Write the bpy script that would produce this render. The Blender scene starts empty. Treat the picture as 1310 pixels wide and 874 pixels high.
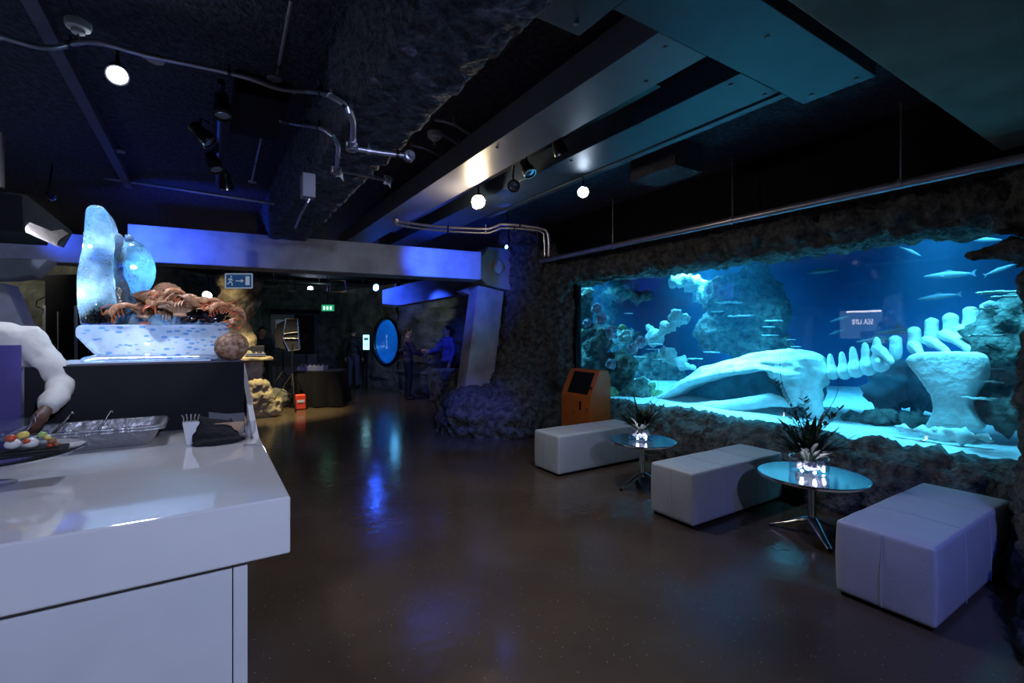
import bpy, bmesh, math, random
from math import radians, sin, cos, pi
from mathutils import Vector, Matrix, Euler, noise
random.seed(7)
C = bpy.context.scene.collection
V = Vector
# ---------- camera model, used to measure the place from the photograph ----------
FPX, HY, CH, YAW = 613.0, 428.0, 1.55, radians(32.5)
FW = V((sin(YAW), cos(YAW), 0)); RT = V((cos(YAW), -sin(YAW), 0)); CAM = V((0, 0, CH))
def ray(px, py): return FW + RT*((px-655)/FPX) + V((0, 0, (HY-py)/FPX))
def at(px, py, d): return CAM + ray(px, py)*d
def onz(px, py, z): r = ray(px, py); return CAM + r*((z-CH)/r.z)
def onX(px, py, X): r = ray(px, py); return CAM + r*(X/r.x)
def onY(px, py, Y): r = ray(px, py); return CAM + r*(Y/r.y)
cd = bpy.data.cameras.new('camera'); cam = bpy.data.objects.new('camera', cd); C.objects.link(cam)
cam.location = CAM; cam.rotation_euler = (pi/2, 0, -YAW)
cd.sensor_width = 36; cd.lens = 36*FPX/1310; cd.shift_y = -9/1310; cd.clip_start = .05; cd.clip_end = 100
bpy.context.scene.camera = cam
# ---------- materials ----------
def inp(b, n, v):
    if n in b.inputs: b.inputs[n].default_value = v
def mat(name, col, rough=.5, metal=0, var=.12, scale=6, bump=0, bscale=40, col2=None, **kw):
    m = bpy.data.materials.new(name); m.use_nodes = True; nt = m.node_tree; N = nt.nodes; L = nt.links
    b = N['Principled BSDF']; tc = N.new('ShaderNodeTexCoord')
    nz = N.new('ShaderNodeTexNoise'); nz.inputs['Scale'].default_value = scale; nz.inputs['Detail'].default_value = 6
    L.new(tc.outputs['Object'], nz.inputs['Vector'])
    r = N.new('ShaderNodeValToRGB'); r.color_ramp.elements[0].position = .35; r.color_ramp.elements[1].position = .65
    c1 = [c*(1-var) for c in col[:3]]; c2 = col2 or [min(1, c*(1+var)) for c in col[:3]]
    r.color_ramp.elements[0].color = (*c1, 1); r.color_ramp.elements[1].color = (*c2[:3], 1)
    L.new(nz.outputs['Fac'], r.inputs['Fac']); L.new(r.outputs['Color'], b.inputs['Base Color'])
    inp(b, 'Roughness', rough); inp(b, 'Metallic', metal)
    for k, v in kw.items(): inp(b, k.replace('_', ' '), v)
    if bump:
        n2 = N.new('ShaderNodeTexNoise'); n2.inputs['Scale'].default_value = bscale; n2.inputs['Detail'].default_value = 8
        L.new(tc.outputs['Object'], n2.inputs['Vector'])
        bp = N.new('ShaderNodeBump'); bp.inputs['Strength'].default_value = bump; bp.inputs['Distance'].default_value = .05
        L.new(n2.outputs['Fac'], bp.inputs['Height']); L.new(bp.outputs['Normal'], b.inputs['Normal'])
    return m
def emit(name, col, s):
    m = bpy.data.materials.new(name); m.use_nodes = True; N = m.node_tree.nodes; N.clear()
    e = N.new('ShaderNodeEmission'); o = N.new('ShaderNodeOutputMaterial')
    e.inputs[0].default_value = (*col, 1); e.inputs[1].default_value = s
    m.node_tree.links.new(e.outputs[0], o.inputs[0]); return m
def thin_glass(name, tint=(.95, .98, 1), ior=1.45, rough=.0, boost=1.0):
    m = bpy.data.materials.new(name); m.use_nodes = True; N = m.node_tree.nodes; L = m.node_tree.links; N.clear()
    o = N.new('ShaderNodeOutputMaterial'); t = N.new('ShaderNodeBsdfTransparent'); g = N.new('ShaderNodeBsdfGlossy')
    fr = N.new('ShaderNodeFresnel'); mx = N.new('ShaderNodeMixShader'); mu = N.new('ShaderNodeMath'); mu.operation = 'MULTIPLY'; mu.use_clamp = True
    t.inputs[0].default_value = (*tint, 1); g.inputs[0].default_value = (1, 1, 1, 1); g.inputs['Roughness'].default_value = rough
    fr.inputs[0].default_value = ior; mu.inputs[1].default_value = boost
    ge = N.new('ShaderNodeNewGeometry'); iv = N.new('ShaderNodeMath'); iv.operation = 'SUBTRACT'; iv.inputs[0].default_value = 1; m3 = N.new('ShaderNodeMath'); m3.operation = 'MULTIPLY'
    L.new(ge.outputs['Backfacing'], iv.inputs[1]); L.new(iv.outputs[0], m3.inputs[0]); L.new(fr.outputs[0], m3.inputs[1]); L.new(m3.outputs[0], mu.inputs[0]); L.new(mu.outputs[0], mx.inputs[0]); L.new(t.outputs[0], mx.inputs[1]); L.new(g.outputs[0], mx.inputs[2]); L.new(mx.outputs[0], o.inputs[0])
    return m
# ---------- mesh building ----------
ORG = {}
def org(p): return ORG.get(p.name, V((0, 0, 0))) if p else V((0, 0, 0))
def props(o, label=None, cat=None, group=None, kind=None):
    if label: o['label'] = label
    if cat: o['category'] = cat
    if group: o['group'] = group
    if kind: o['kind'] = kind
    return o
def thing(name, label, cat, loc=(0, 0, 0), rz=0, group=None, kind=None):
    o = bpy.data.objects.new(name, None); C.objects.link(o); o.location = loc; o.rotation_euler = (0, 0, rz)
    o.empty_display_size = .1; ORG[o.name] = V(loc); return props(o, label, cat, group, kind)
def frame(d):
    d = d.normalized(); u = V((0, 0, 1)) if abs(d.z) < .9 else V((1, 0, 0))
    a = d.cross(u).normalized(); return a, a.cross(d).normalized()
class MB:
    def __init__(s): s.bm = bmesh.new()
    def box(s, c, sz, rot=None):
        M = Matrix.Translation(V(c)) @ (Euler(rot).to_matrix().to_4x4() if rot else Matrix()) @ Matrix.Diagonal((*sz, 1))
        bmesh.ops.create_cube(s.bm, size=1, matrix=M); return s
    def bb(s, a, b):
        a, b = V(a), V(b); return s.box((a+b)/2, [abs(b[i]-a[i]) for i in range(3)])
    def ell(s, c, r, rot=None, sub=2):
        if isinstance(r, (int, float)): r = (r, r, r)
        M = Matrix.Translation(V(c)) @ (Euler(rot).to_matrix().to_4x4() if rot else Matrix()) @ Matrix.Diagonal((*r, 1))
        bmesh.ops.create_icosphere(s.bm, subdivisions=sub, radius=1, matrix=M); return s
    def tube(s, pts, r, seg=10, closed=False, flat=1.0):
        pts = [V(p) for p in pts]; n = len(pts); rs = r if isinstance(r, (list, tuple)) else [r]*n
        rings = []; a = None
        for i, p in enumerate(pts):
            d = (pts[min(i+1, n-1)]-pts[max(i-1, 0)])
            if d.length < 1e-9: d = V((0, 0, 1))
            d.normalize()
            if a is None: a, b = frame(d)
            else:
                a = (a-d*a.dot(d)).normalized(); b = a.cross(d).normalized()
            rings.append([s.bm.verts.new(p+(a*cos(2*pi*k/seg)+b*sin(2*pi*k/seg)*flat)*max(rs[i], 1e-5)) for k in range(seg)])
        for i in range(n-1):
            for k in range(seg):
                s.bm.faces.new((rings[i][k], rings[i][(k+1) % seg], rings[i+1][(k+1) % seg], rings[i+1][k]))
        s.bm.faces.new(rings[0][::-1]); s.bm.faces.new(rings[-1]); return s
    def cap(s, a, b, ra, rb, seg=12):          # tapered capsule
        s.ell(a, ra, sub=2); s.ell(b, rb, sub=2); return s.tube([a, b], [ra, rb], seg)
    def lathe(s, prof, c=(0, 0, 0), seg=28, M=None, cap=True):
        M = M or Matrix.Translation(V(c)); rings = []
        for r, z in prof: rings.append([s.bm.verts.new(M @ V((max(r, 1e-4)*cos(2*pi*k/seg), max(r, 1e-4)*sin(2*pi*k/seg), z))) for k in range(seg)])
        for i in range(len(prof)-1):
            for k in range(seg): s.bm.faces.new((rings[i][k], rings[i][(k+1) % seg], rings[i+1][(k+1) % seg], rings[i+1][k]))
        if cap: s.bm.faces.new(rings[0][::-1]); s.bm.faces.new(rings[-1])
        return s
    def prism(s, pts, ext):                    # polygon of 3-D points extruded by ext
        a = [s.bm.verts.new(V(p)) for p in pts]; b = [s.bm.verts.new(V(p)+V(ext)) for p in pts]; n = len(pts)
        s.bm.faces.new(a); s.bm.faces.new(b[::-1])
        for i in range(n): s.bm.faces.new((a[i], b[i], b[(i+1) % n], a[(i+1) % n]))
        return s
    def sheet(s, rows, thick=0):
        vs = [[s.bm.verts.new(V(p)) for p in r] for r in rows]
        for i in range(len(vs)-1):
            for j in range(len(vs[0])-1): s.bm.faces.new((vs[i][j], vs[i][j+1], vs[i+1][j+1], vs[i+1][j]))
        if thick:
            g = bmesh.ops.solidify(s.bm, geom=s.bm.faces[:], thickness=thick)
        return s
    def build(s, name, m, parent=None, bevel=0, smooth=False, remesh=0, disp=None, soft=0, sub=0, **pr):
        bmesh.ops.recalc_face_normals(s.bm, faces=s.bm.faces)
        me = bpy.data.meshes.new(name); s.bm.to_mesh(me); s.bm.free()
        o = bpy.data.objects.new(name, me); C.objects.link(o)
        mods = False
        if remesh:
            q = o.modifiers.new('r', 'REMESH'); q.mode = 'VOXEL'; q.voxel_size = remesh; mods = True
        if soft:
            q = o.modifiers.new('s', 'SMOOTH'); q.factor = .5; q.iterations = soft; mods = True
        if bevel:
            q = o.modifiers.new('b', 'BEVEL'); q.width = bevel; q.segments = 3; q.limit_method = 'ANGLE'; q.angle_limit = radians(40); mods = True
        if sub:
            q = o.modifiers.new('u', 'SUBSURF'); q.levels = sub; q.render_levels = sub; mods = True
        if mods:
            dg = bpy.context.evaluated_depsgraph_get(); me2 = bpy.data.meshes.new_from_object(o.evaluated_get(dg))
            o.modifiers.clear(); o.data = me2; bpy.data.meshes.remove(me); me = me2
        if disp:
            ns = [v.normal.copy() for v in me.vertices]
            for v, nn in zip(me.vertices, ns): v.co += nn*disp(v.co.copy())
        if parent: off = org(parent)
        else:
            xs = [v.co for v in me.vertices]
            off = V(((min(v.x for v in xs)+max(v.x for v in xs))/2, (min(v.y for v in xs)+max(v.y for v in xs))/2, min(v.z for v in xs)))
        me.transform(Matrix.Translation(-off))
        if parent: o.parent = parent
        else: o.location = off
        ORG[o.name] = off.copy()
        # sub-parts hang from meshes whose own origin is their parent's
        me.materials.clear(); me.materials.append(m); me.name = name
        if smooth or remesh:
            for p in me.polygons: p.use_smooth = True
            if not remesh: me.set_sharp_from_angle(angle=radians(38))
        me.update(); return props(o, **pr)
def copy_tree(o, parent=None, kids=None):
    c = o.copy(); C.objects.link(c); c.parent = parent; ORG[c.name] = ORG.get(o.name, V())
    for ch in [x for x in bpy.data.objects if x.parent == o and x != c]: copy_tree(ch, c)
    return c
def place(o, loc, rot=(0, 0, 0), sc=1, label=None, group=None):
    o.location = loc; o.rotation_euler = rot; o.scale = (sc, sc, sc) if isinstance(sc, (int, float)) else sc
    if label: o['label'] = label
    if group: o['group'] = group
    return o
def fr(co, s, o=5, seed=0): return noise.fractal(co*s+V((seed, seed*.7, 0)), 1.0, 2.0, o)
def rocky(a=.08, s=1.6, b=.025, s2=7, seed=0):
    def f_(co):
        return a*fr(co, s, 3, seed)+b*fr(co, s2, 4, seed+5)+b*.8*abs(noise.noise(co*s2*2.2))
    return f_
def text_mesh(name, txt, size, m, parent, loc, rot, ext=.002, sx=1):
    cu = bpy.data.curves.new(name, 'FONT'); cu.body = txt; cu.size = size; cu.extrude = ext; cu.align_x = 'CENTER'; cu.align_y = 'CENTER'
    t = bpy.data.objects.new('tmp', cu); C.objects.link(t)
    dg = bpy.context.evaluated_depsgraph_get(); me = bpy.data.meshes.new_from_object(t.evaluated_get(dg)); bpy.data.objects.remove(t)
    o = bpy.data.objects.new(name, me); C.objects.link(o)
    me.transform(Matrix.Translation(V(loc)-org(parent)) @ Euler(rot).to_matrix().to_4x4() @ Matrix.Diagonal((sx, 1, 1, 1)))
    me.materials.clear(); me.materials.append(m); o.parent = parent; return o
def light(name, typ, loc, energy, col=(1, 1, 1), target=None, parent=None, **kw):
    l = bpy.data.lights.new(name, typ); l.energy = energy; l.color = col
    for k, v in kw.items(): setattr(l, k, v)
    o = bpy.data.objects.new(name, l); C.objects.link(o); loc = V(loc)
    if target is not None: o.rotation_euler = (V(target)-loc).to_track_quat('-Z', 'Y').to_euler()
    o.location = loc; return o
# ---------- material set ----------
M = {}
def floor_mat():
    m = bpy.data.materials.new('polished_terrazzo'); m.use_nodes = True; nt = m.node_tree; N = nt.nodes; L = nt.links; b = N['Principled BSDF']
    tc = N.new('ShaderNodeTexCoord')
    n1 = N.new('ShaderNodeTexNoise'); n1.inputs['Scale'].default_value = .9; n1.inputs['Detail'].default_value = 7
    r1 = N.new('ShaderNodeValToRGB'); r1.color_ramp.elements[0].color = (.070, .050, .034, 1); r1.color_ramp.elements[1].color = (.115, .084, .058, 1)
    r1.color_ramp.elements[0].position = .35; r1.color_ramp.elements[1].position = .68
    v = N.new('ShaderNodeTexVoronoi'); v.inputs['Scale'].default_value = 26
    lt = N.new('ShaderNodeMath'); lt.operation = 'LESS_THAN'; lt.inputs[1].default_value = .065
    mx = N.new('ShaderNodeMixRGB'); mx.inputs[2].default_value = (.42, .38, .32, 1)
    n2 = N.new('ShaderNodeTexNoise'); n2.inputs['Scale'].default_value = 3; n2.inputs['Detail'].default_value = 6
    r2 = N.new('ShaderNodeMapRange'); r2.inputs['To Min'].default_value = .10; r2.inputs['To Max'].default_value = .24
    n3 = N.new('ShaderNodeTexNoise'); n3.inputs['Scale'].default_value = 9; bp = N.new('ShaderNodeBump'); bp.inputs['Strength'].default_value = .12; bp.inputs['Distance'].default_value = .02
    for x in (n1, v, n2, n3): L.new(tc.outputs['Object'], x.inputs['Vector'])
    L.new(n1.outputs['Fac'], r1.inputs['Fac']); L.new(v.outputs['Distance'], lt.inputs[0]); L.new(lt.outputs[0], mx.inputs[0]); L.new(r1.outputs['Color'], mx.inputs[1])
    L.new(mx.outputs[0], b.inputs['Base Color']); L.new(n2.outputs['Fac'], r2.inputs['Value']); L.new(r2.outputs[0], b.inputs['Roughness'])
    inp(b, 'Specular IOR Level', .4)
    L.new(n3.outputs['Fac'], bp.inputs['Height']); L.new(bp.outputs['Normal'], b.inputs['Normal'])
    return m
M['floor'] = floor_mat()
M['ceil'] = mat('sprayed_ceiling', (.045, .048, .085), .8, bump=1, bscale=34, scale=20, var=.5)
M['soffit'] = mat('sprayed_soffit', (.085, .09, .14), .8, bump=1, bscale=30, scale=20, var=.5)
M['slab'] = mat('beige_concrete_slab', (.24, .24, .20), .8, scale=2, var=.25, bump=.1)
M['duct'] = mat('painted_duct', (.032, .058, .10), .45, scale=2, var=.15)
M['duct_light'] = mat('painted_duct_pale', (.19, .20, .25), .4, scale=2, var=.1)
M['concrete'] = mat('shuttered_concrete', (.36, .36, .42), .7, scale=3, var=.22, bump=.15, bscale=12)
M['pipe'] = mat('galvanised_conduit', (.42, .42, .52), .35, .7, scale=8)
M['black'] = mat('black_paint', (.006, .006, .008), .8, Specular_IOR_Level=.15)
M['black_metal'] = mat('black_metal', (.015, .015, .02), .3, .4)
M['black_cloth'] = mat('black_cloth', (.006, .006, .010), .95, bump=.2, bscale=200)
M['rock'] = mat('cast_rock', (.075, .085, .085), .9, scale=5, var=.4, bump=1, bscale=22, col2=(.19, .195, .18))
M['rock_fine'] = mat('cast_rock_pitted', (.07, .075, .075), .95, scale=13, var=.3, bump=1, bscale=26, col2=(.16, .165, .155))
M['rock_far'] = mat('layered_rock', (.10, .105, .09), .9, scale=2.5, var=.4, bump=1, bscale=10, col2=(.19, .19, .16))
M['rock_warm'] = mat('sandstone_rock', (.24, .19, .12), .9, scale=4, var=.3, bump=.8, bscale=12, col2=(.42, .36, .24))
M['white_lam'] = mat('white_gloss_laminate', (.68, .68, .70), .07, var=.02, Coat_Weight=.5, Coat_Roughness=.05)
M['white_matt'] = mat('white_panel', (.62, .63, .66), .35, var=.03)
M['ottoman'] = mat('white_leatherette', (.62, .66, .66), .42, var=.03, bump=.06, bscale=90)
M['chrome'] = mat('polished_aluminium', (.75, .76, .8), .16, 1, var=.04)
M['alu_top'] = mat('brushed_table_top', (.30, .34, .38), .12, .85, var=.05)
M['foil'] = mat('foil', (.78, .78, .82), .36, .8, var=.05, bump=.25, bscale=25)
M['orange'] = mat('orange_paint', (.50, .13, .015), .4, var=.06)
M['screen_dark'] = mat('dark_screen', (.012, .014, .02), .12)
M['leaf'] = mat('dark_leaf', (.02, .045, .02), .4, scale=12, var=.4)
M['twig'] = mat('twig_bark', (.06, .04, .025), .7)
M['pebble'] = mat('white_pebble', (.75, .75, .8), .4)
M['sand'] = mat('white_sand', (.70, .72, .72), .9, bump=.4, bscale=20, var=.08)
M['bone'] = mat('pale_bone', (.70, .76, .74), .7, scale=5, var=.22, bump=.4, bscale=14)
M['reef'] = mat('reef_rock', (.03, .08, .07), .9, scale=9, var=.5, bump=1, bscale=16, col2=(.17, .22, .19))
M['reef_purple'] = mat('purple_coral', (.28, .22, .34), .9, scale=9, var=.4, bump=1, bscale=24, col2=(.55, .5, .6))
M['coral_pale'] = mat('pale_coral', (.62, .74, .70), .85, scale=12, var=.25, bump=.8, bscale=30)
M['coral_green'] = mat('green_coral', (.25, .42, .2), .85, scale=12, var=.3, bump=.8, bscale=30)
M['tank'] = mat('blue_tank_wall', (.010, .15, .38), .9, scale=.6, var=.25)
M['fish'] = mat('silver_fish', (.09, .17, .22), .5, 0)
M['shark'] = mat('grey_shark_skin', (.10, .13, .15), .5)
M['glass'] = thin_glass('aquarium_glass', (.93, .98, 1), 1.5, 0, 1.3)
M['thin'] = thin_glass('clear_glass', (.93, .95, .98), 1.6, .02, 1.6)
M['lens'] = mat('glass_lens', (.35, .42, .55), .05, .6)
M['prawn'] = mat('cooked_prawn', (.50, .15, .05), .35, scale=38, var=.3, col2=(.80, .42, .22))
M['prawn_red'] = mat('prawn_red', (.75, .16, .05), .35, scale=30)
M['crab'] = mat('brown_crab_shell', (.20, .075, .03), .4, scale=22, var=.3, col2=(.45, .24, .12))
M['crab_claw'] = mat('crab_claw', (.50, .18, .06), .35, scale=26, var=.35, col2=(.75, .45, .25))
M['mussel'] = mat('mussel_shell', (.02, .018, .03), .2, scale=15)
M['shell'] = mat('scallop_shell', (.34, .20, .12), .5, scale=14, var=.25)
M['urchin'] = mat('knobbly_crab', (.26, .09, .035), .6, scale=40, var=.35, col2=(.50, .33, .22))
M['skin'] = mat('skin', (.48, .27, .18), .5, Subsurface_Weight=.0, scale=20, var=.06)
M['hair'] = mat('dark_hair', (.02, .014, .01), .6, bump=.5, bscale=80)
M['jacket'] = mat('black_jacket', (.014, .014, .02), .7)
M['jeans'] = mat('dark_jeans', (.035, .045, .09), .8)
M['shirt_w'] = mat('white_chef_cotton', (.62, .60, .56), .8, bump=.15, bscale=18)
M['apron'] = mat('violet_apron', (.16, .13, .42), .8)
M['shirt_b'] = mat('blue_violet_shirt', (.10, .09, .30), .8)
M['shoe'] = mat('black_shoe', (.01, .01, .01), .35)
M['paper_tan'] = mat('tan_card', (.52, .33, .20), .7)
M['sauce'] = mat('dark_red_sauce', (.10, .02, .01), .25)
M['steel'] = mat('tong_steel', (.5, .5, .52), .2, 1)
M['fruit_y'] = mat('yellow_fruit', (.75, .58, .12), .4); M['fruit_g'] = mat('green_fruit', (.4, .55, .15), .4)
M['fruit_r'] = mat('red_fruit', (.6, .08, .03), .4); M['meat'] = mat('brown_garnish', (.30, .12, .05), .5); M['mozz'] = mat('white_cheese', (.75, .74, .7), .4)
M['sign_blue'] = emit('lit_blue_sign_face', (.02, .07, .20), .6); M['sign_white'] = emit('lit_white_print', (.35, .42, .55), .6)
M['sign_green'] = emit('lit_green_sign', (.02, .35, .16), 1.0); M['sign_lit'] = emit('lit_white_pictogram', (.55, 1, .8), 1.6)
def ice_mat(name, frosted):
    m = bpy.data.materials.new(name); m.use_nodes = True; N = m.node_tree.nodes; L = m.node_tree.links; N.clear()
    o = N.new('ShaderNodeOutputMaterial'); tc = N.new('ShaderNodeTexCoord')
    g = N.new('ShaderNodeBsdfGlass'); g.inputs['IOR'].default_value = 1.31; g.inputs['Roughness'].default_value = .03; g.inputs[0].default_value = (.9, .96, 1, 1)
    t = N.new('ShaderNodeBsdfTranslucent'); d = N.new('ShaderNodeBsdfDiffuse'); a = N.new('ShaderNodeAddShader'); mx = N.new('ShaderNodeMixShader'); m2 = N.new('ShaderNodeMixShader')
    t.inputs[0].default_value = (.72, .85, 1, 1) if frosted else (.62, .84, 1, 1); d.inputs[0].default_value = (.65, .78, .95, 1); m2.inputs[0].default_value = .45
    n = N.new('ShaderNodeTexNoise'); n.inputs['Scale'].default_value = 5; n.inputs['Detail'].default_value = 5
    rr = N.new('ShaderNodeMapRange'); rr.inputs['From Min'].default_value = .42; rr.inputs['From Max'].default_value = .68
    lo, hi = (.55, .95) if frosted else (.0, .62)
    rr.inputs['To Min'].default_value = lo; rr.inputs['To Max'].default_value = hi
    n2 = N.new('ShaderNodeTexNoise'); n2.inputs['Scale'].default_value = 9; n2.inputs['Detail'].default_value = 4
    bp = N.new('ShaderNodeBump'); bp.inputs['Strength'].default_value = .35 if frosted else .9; bp.inputs['Distance'].default_value = .03
    L.new(tc.outputs['Object'], n.inputs['Vector']); L.new(tc.outputs['Object'], n2.inputs['Vector']); L.new(n2.outputs['Fac'], bp.inputs['Height'])
    for s_ in (g, t, d): L.new(bp.outputs[0], s_.inputs['Normal'])
    L.new(n.outputs['Fac'], rr.inputs['Value']); L.new(t.outputs[0], m2.inputs[1]); L.new(d.outputs[0], m2.inputs[2])
    L.new(rr.outputs[0], mx.inputs[0]); L.new(g.outputs[0], mx.inputs[1]); L.new(m2.outputs[0], mx.inputs[2]); L.new(mx.outputs[0], o.inputs[0])
    if frosted:
        v = N.new('ShaderNodeTexVoronoi'); v.inputs['Scale'].default_value = 21; mp = N.new('ShaderNodeMapping'); mp.inputs['Scale'].default_value = (1, .6, 2.1)
        L.new(tc.outputs['Object'], mp.inputs[0]); L.new(mp.outputs[0], v.inputs['Vector'])
        cr = N.new('ShaderNodeValToRGB'); cr.color_ramp.elements[0].position = .28; cr.color_ramp.elements[0].color = (.22, .48, .85, 1); cr.color_ramp.elements[1].position = .36; cr.color_ramp.elements[1].color = (.78, .88, 1, 1)
        L.new(v.outputs['Distance'], cr.inputs[0]); sp = N.new('ShaderNodeSeparateXYZ'); L.new(tc.outputs['Object'], sp.inputs[0])
        k = N.new('ShaderNodeMapRange'); k.inputs['From Min'].default_value = -.25; k.inputs['From Max'].default_value = -.1; L.new(sp.outputs['X'], k.inputs['Value'])
        mc = N.new('ShaderNodeMixRGB'); mc.inputs[1].default_value = (.75, .86, 1, 1); L.new(k.outputs[0], mc.inputs[0]); L.new(cr.outputs[0], mc.inputs[2])
        L.new(mc.outputs[0], t.inputs[0]); L.new(mc.outputs[0], d.inputs[0])
    return m
M['ice'] = ice_mat('clear_ice', False); M['ice_frost'] = ice_mat('frosted_ice', True)
# =================== THE ROOM ===================
S = dict(kind='structure')
CEIL = 3.35
MB().bb((-6, -4, -.1), (10, 17.5, 0)).build('floor', M['floor'], **S)
MB().bb((-6, -4, CEIL), (10, 17.5, CEIL+.15)).build('ceiling', M['ceil'], **S)
MB().bb((-6.1, -4.15, 0), (10, -4, CEIL)).build('wall_front', M['black'], **S)
MB().bb((-6.15, -4, 0), (-6, 17.5, CEIL)).build('wall_left', M['rock_far'], **S)
# far layered rock walls
def layered(p0, p1, h, n, seed, z0=-.02, gap=None):
    p0, p1 = V((*p0, 0)), V((*p1, 0)); L_ = (p1-p0).length; d = (p1-p0).normalized(); nn = V((d.y, -d.x, 0))
    mb = MB(); nx, nz = int(L_/.12), int(h/.07); rows = []
    for j in range(nz+1):
        z = z0+h*j/nz; row = []
        for i in range(nx+1):
            p = p0+d*(L_*i/nx)
            lay = math.floor(z/.27+.35*noise.noise(p*.5+V((0, 0, seed)))); fz = (z/.27) % 1
            off = .10*noise.noise(V((lay*7.3+seed, p.x*.9, p.y*.9)))+.05*fr(V((p.x, p.y, z*2)), 2.2, 4, seed)+(.05 if fz < .12 else 0)
            row.append(p+nn*(-off)+V((0, 0, z)))
        rows.append(row)
    mb.sheet(rows); return mb
WB = [(5.2, 11.0), (4.5, 13.3), (3.7, 15.6)]
def ring_wall():                                 # the wall that holds the porthole
    p0, p1 = V((*WB[0], 0)), V((*WB[2], 0)); return p0, p1
mbw = layered((5.35, 9.2), (4.42, 12.75), 2.95, 0, 3); mbw.build('wall_back_right', M['rock_far'], smooth=True, **S)
pc = at(508, 437, 13.75)                         # centre of the porthole
dirw = V((4.42-3.72, 12.75-15.6, 0)).normalized()
# wall with the round opening: a polar sheet out to a rectangle, a tube for the reveal
def porthole_wall():
    a, b = V((4.42, 12.75, 0)), V((3.62, 15.9, 0)); d = (b-a).normalized(); nn = V((-d.y, d.x, 0))
    if nn.dot(CAM-a) < 0: nn = -nn
    u0 = (pc-a).dot(d); c = a+d*u0+V((0, 0, pc.z)); Lw = (b-a).length; mb = MB(); n = 96; rr = .66; rows = []
    for k in range(12):
        t = k/11; row = []
        for i in range(n+1):
            an = 2*pi*(i % n)/n; x, y = cos(an), sin(an)
            X1 = (Lw-u0) if x > 0 else u0; Y1 = (2.95-pc.z) if y > 0 else pc.z
            s_ = min(X1/max(abs(x), 1e-6), Y1/max(abs(y), 1e-6)); r = rr+(s_-rr)*t
            p = c+d*x*r+V((0, 0, y*r)); z = p.z
            lay = math.floor(z/.27); off = (.10*noise.noise(V((lay*7.3, p.x*.9, p.y*.9)))+.05*fr(V((p.x, p.y, z*2)), 2.2, 4, 3))*min(1, t*6)
            row.append(p+nn*off)
        rows.append(row)
    rv = [[c+d*cos(2*pi*i/n)*rr+V((0, 0, sin(2*pi*i/n)*rr))-nn*q for i in range(n+1)] for q in (0, .18)]
    mb.sheet(rows); mb.sheet(rv); return mb, c, d, nn
mbp, pcw, pd, pn = porthole_wall(); mbp.build('wall_back_porthole', M['rock_far'], smooth=True, **S)
MB().bb((-6, 17.35, 0), (10, 17.5, CEIL)).build('wall_back', M['rock_far'], **S)
# porthole bowl: acrylic dome lit from a little tank behind
Mp = Matrix.Translation(pcw) @ pn.to_track_quat('Z', 'Y').to_matrix().to_4x4()
w2 = MB().lathe([(.69, -.02), (.69, .05), (.63, .06), (.62, -.04), (.69, -.02)], M=Mp, seg=48, cap=False).build('window_2', M['black_metal'], **S)
dome_m = mat('blue_acrylic_bowl', (.03, .26, .62), .2, var=.15, scale=2)
MB().lathe([(.615, -.02), (.56, -.22), (.40, -.40), (.2, -.48), (.0, -.5)], M=Mp, seg=48, cap=False).build('water_bowl', dome_m, w2, smooth=True)
MB().lathe([(.62, .015), (.62, .02), (0, .022), (0, .017)][:3], M=Mp, seg=48).build('window_glass', M['glass'], w2)
light('porthole_lamp', 'POINT', pcw-pn*.12+V((0, 0, .3))-pd*.25, 9, (.15, .6, 1), shadow_soft_size=.08)
# left far rock wall with blocks, dark door opening at the middle back
layered((-3.6, 9.6), (-1.5, 11.4), 2.95, 0, 11).build('wall_left_far', M['rock_far'], smooth=True, **S)
layered((-1.5, 11.4), (.2, 13.2), 2.95, 0, 12).build('wall_left_back', M['rock_far'], smooth=True, **S)
layered((.2, 13.2), (1.35, 15.9), 2.95, 0, 14).build('wall_back_left', M['rock_far'], smooth=True, **S)
# door at the far end, with pale glazed panels
da, db = at(520, 500, 16.2), at(627, 500, 16.2)
dp = at(432, 440, 16.3)
o = V((2.35, 16.2, 0))
MB().bb((1.3, 15.95, 0), (1.62, 16.2, 2.95)).bb((2.95, 15.95, 0), (3.7, 16.2, 2.95)).bb((1.62, 15.95, 2.25), (2.95, 16.2, 2.95)).build('wall_back_door', mat('dark_plaster', (.05, .05, .05), .9, bump=.8, bscale=6, var=.5), **S)
d1 = MB().bb((1.62, 16.08, 0), (2.95, 16.12, 2.25)).build('door_1', mat('dark_door', (.05, .05, .055), .4), **S)
for x in (1.75, 2.37):
    MB().bb((x, 16.04, 1.15), (x+.45, 16.08, 2.0)).build('pane', mat('frosted_pane', (.5, .5, .5), .3), d1)
MB().bb((1.60, 15.9, 2.2), (3.0, 15.96, 2.32)).build('door_head', M['black'], d1)
# ---------- right wall: cast rock frame of the big tank ----------
GX = 5.0; GZ0, GZ1 = .60, 2.355; GY0, GY1 = 1.0, 5.90
mb = MB()
mb.bb((4.78, .2, GZ1+.02), (5.35, 6.6, 2.78))                 # lintel
for i in range(13):
    y = .6+i*.46; mb.ell((4.86, y, GZ1+.17+.05*random.random()), (.22, .33, .16))
mb.bb((4.86, -.6, -.1), (5.3, 6.4, GZ0-.04))                  # ledge
for i in range(15):
    y = .4+i*.41; mb.ell((4.84+.05*random.random(), y, .12), (.26, .34, .44)); mb.ell((4.97, y+.2, GZ0-.16+.05*random.random()), (.16, .28, .14))
mb.bb((4.86, GY1+.05, -.1), (5.06, 7.4, 3.4))                 # left jamb
mb.ell((4.82, 6.3, 1.4), (.22, .3, 1.3)); mb.ell((4.8, 6.25, 2.5), (.24, .3, .6))
mb.bb((4.88, -4, -.1), (5.35, .62, 2.8))
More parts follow.
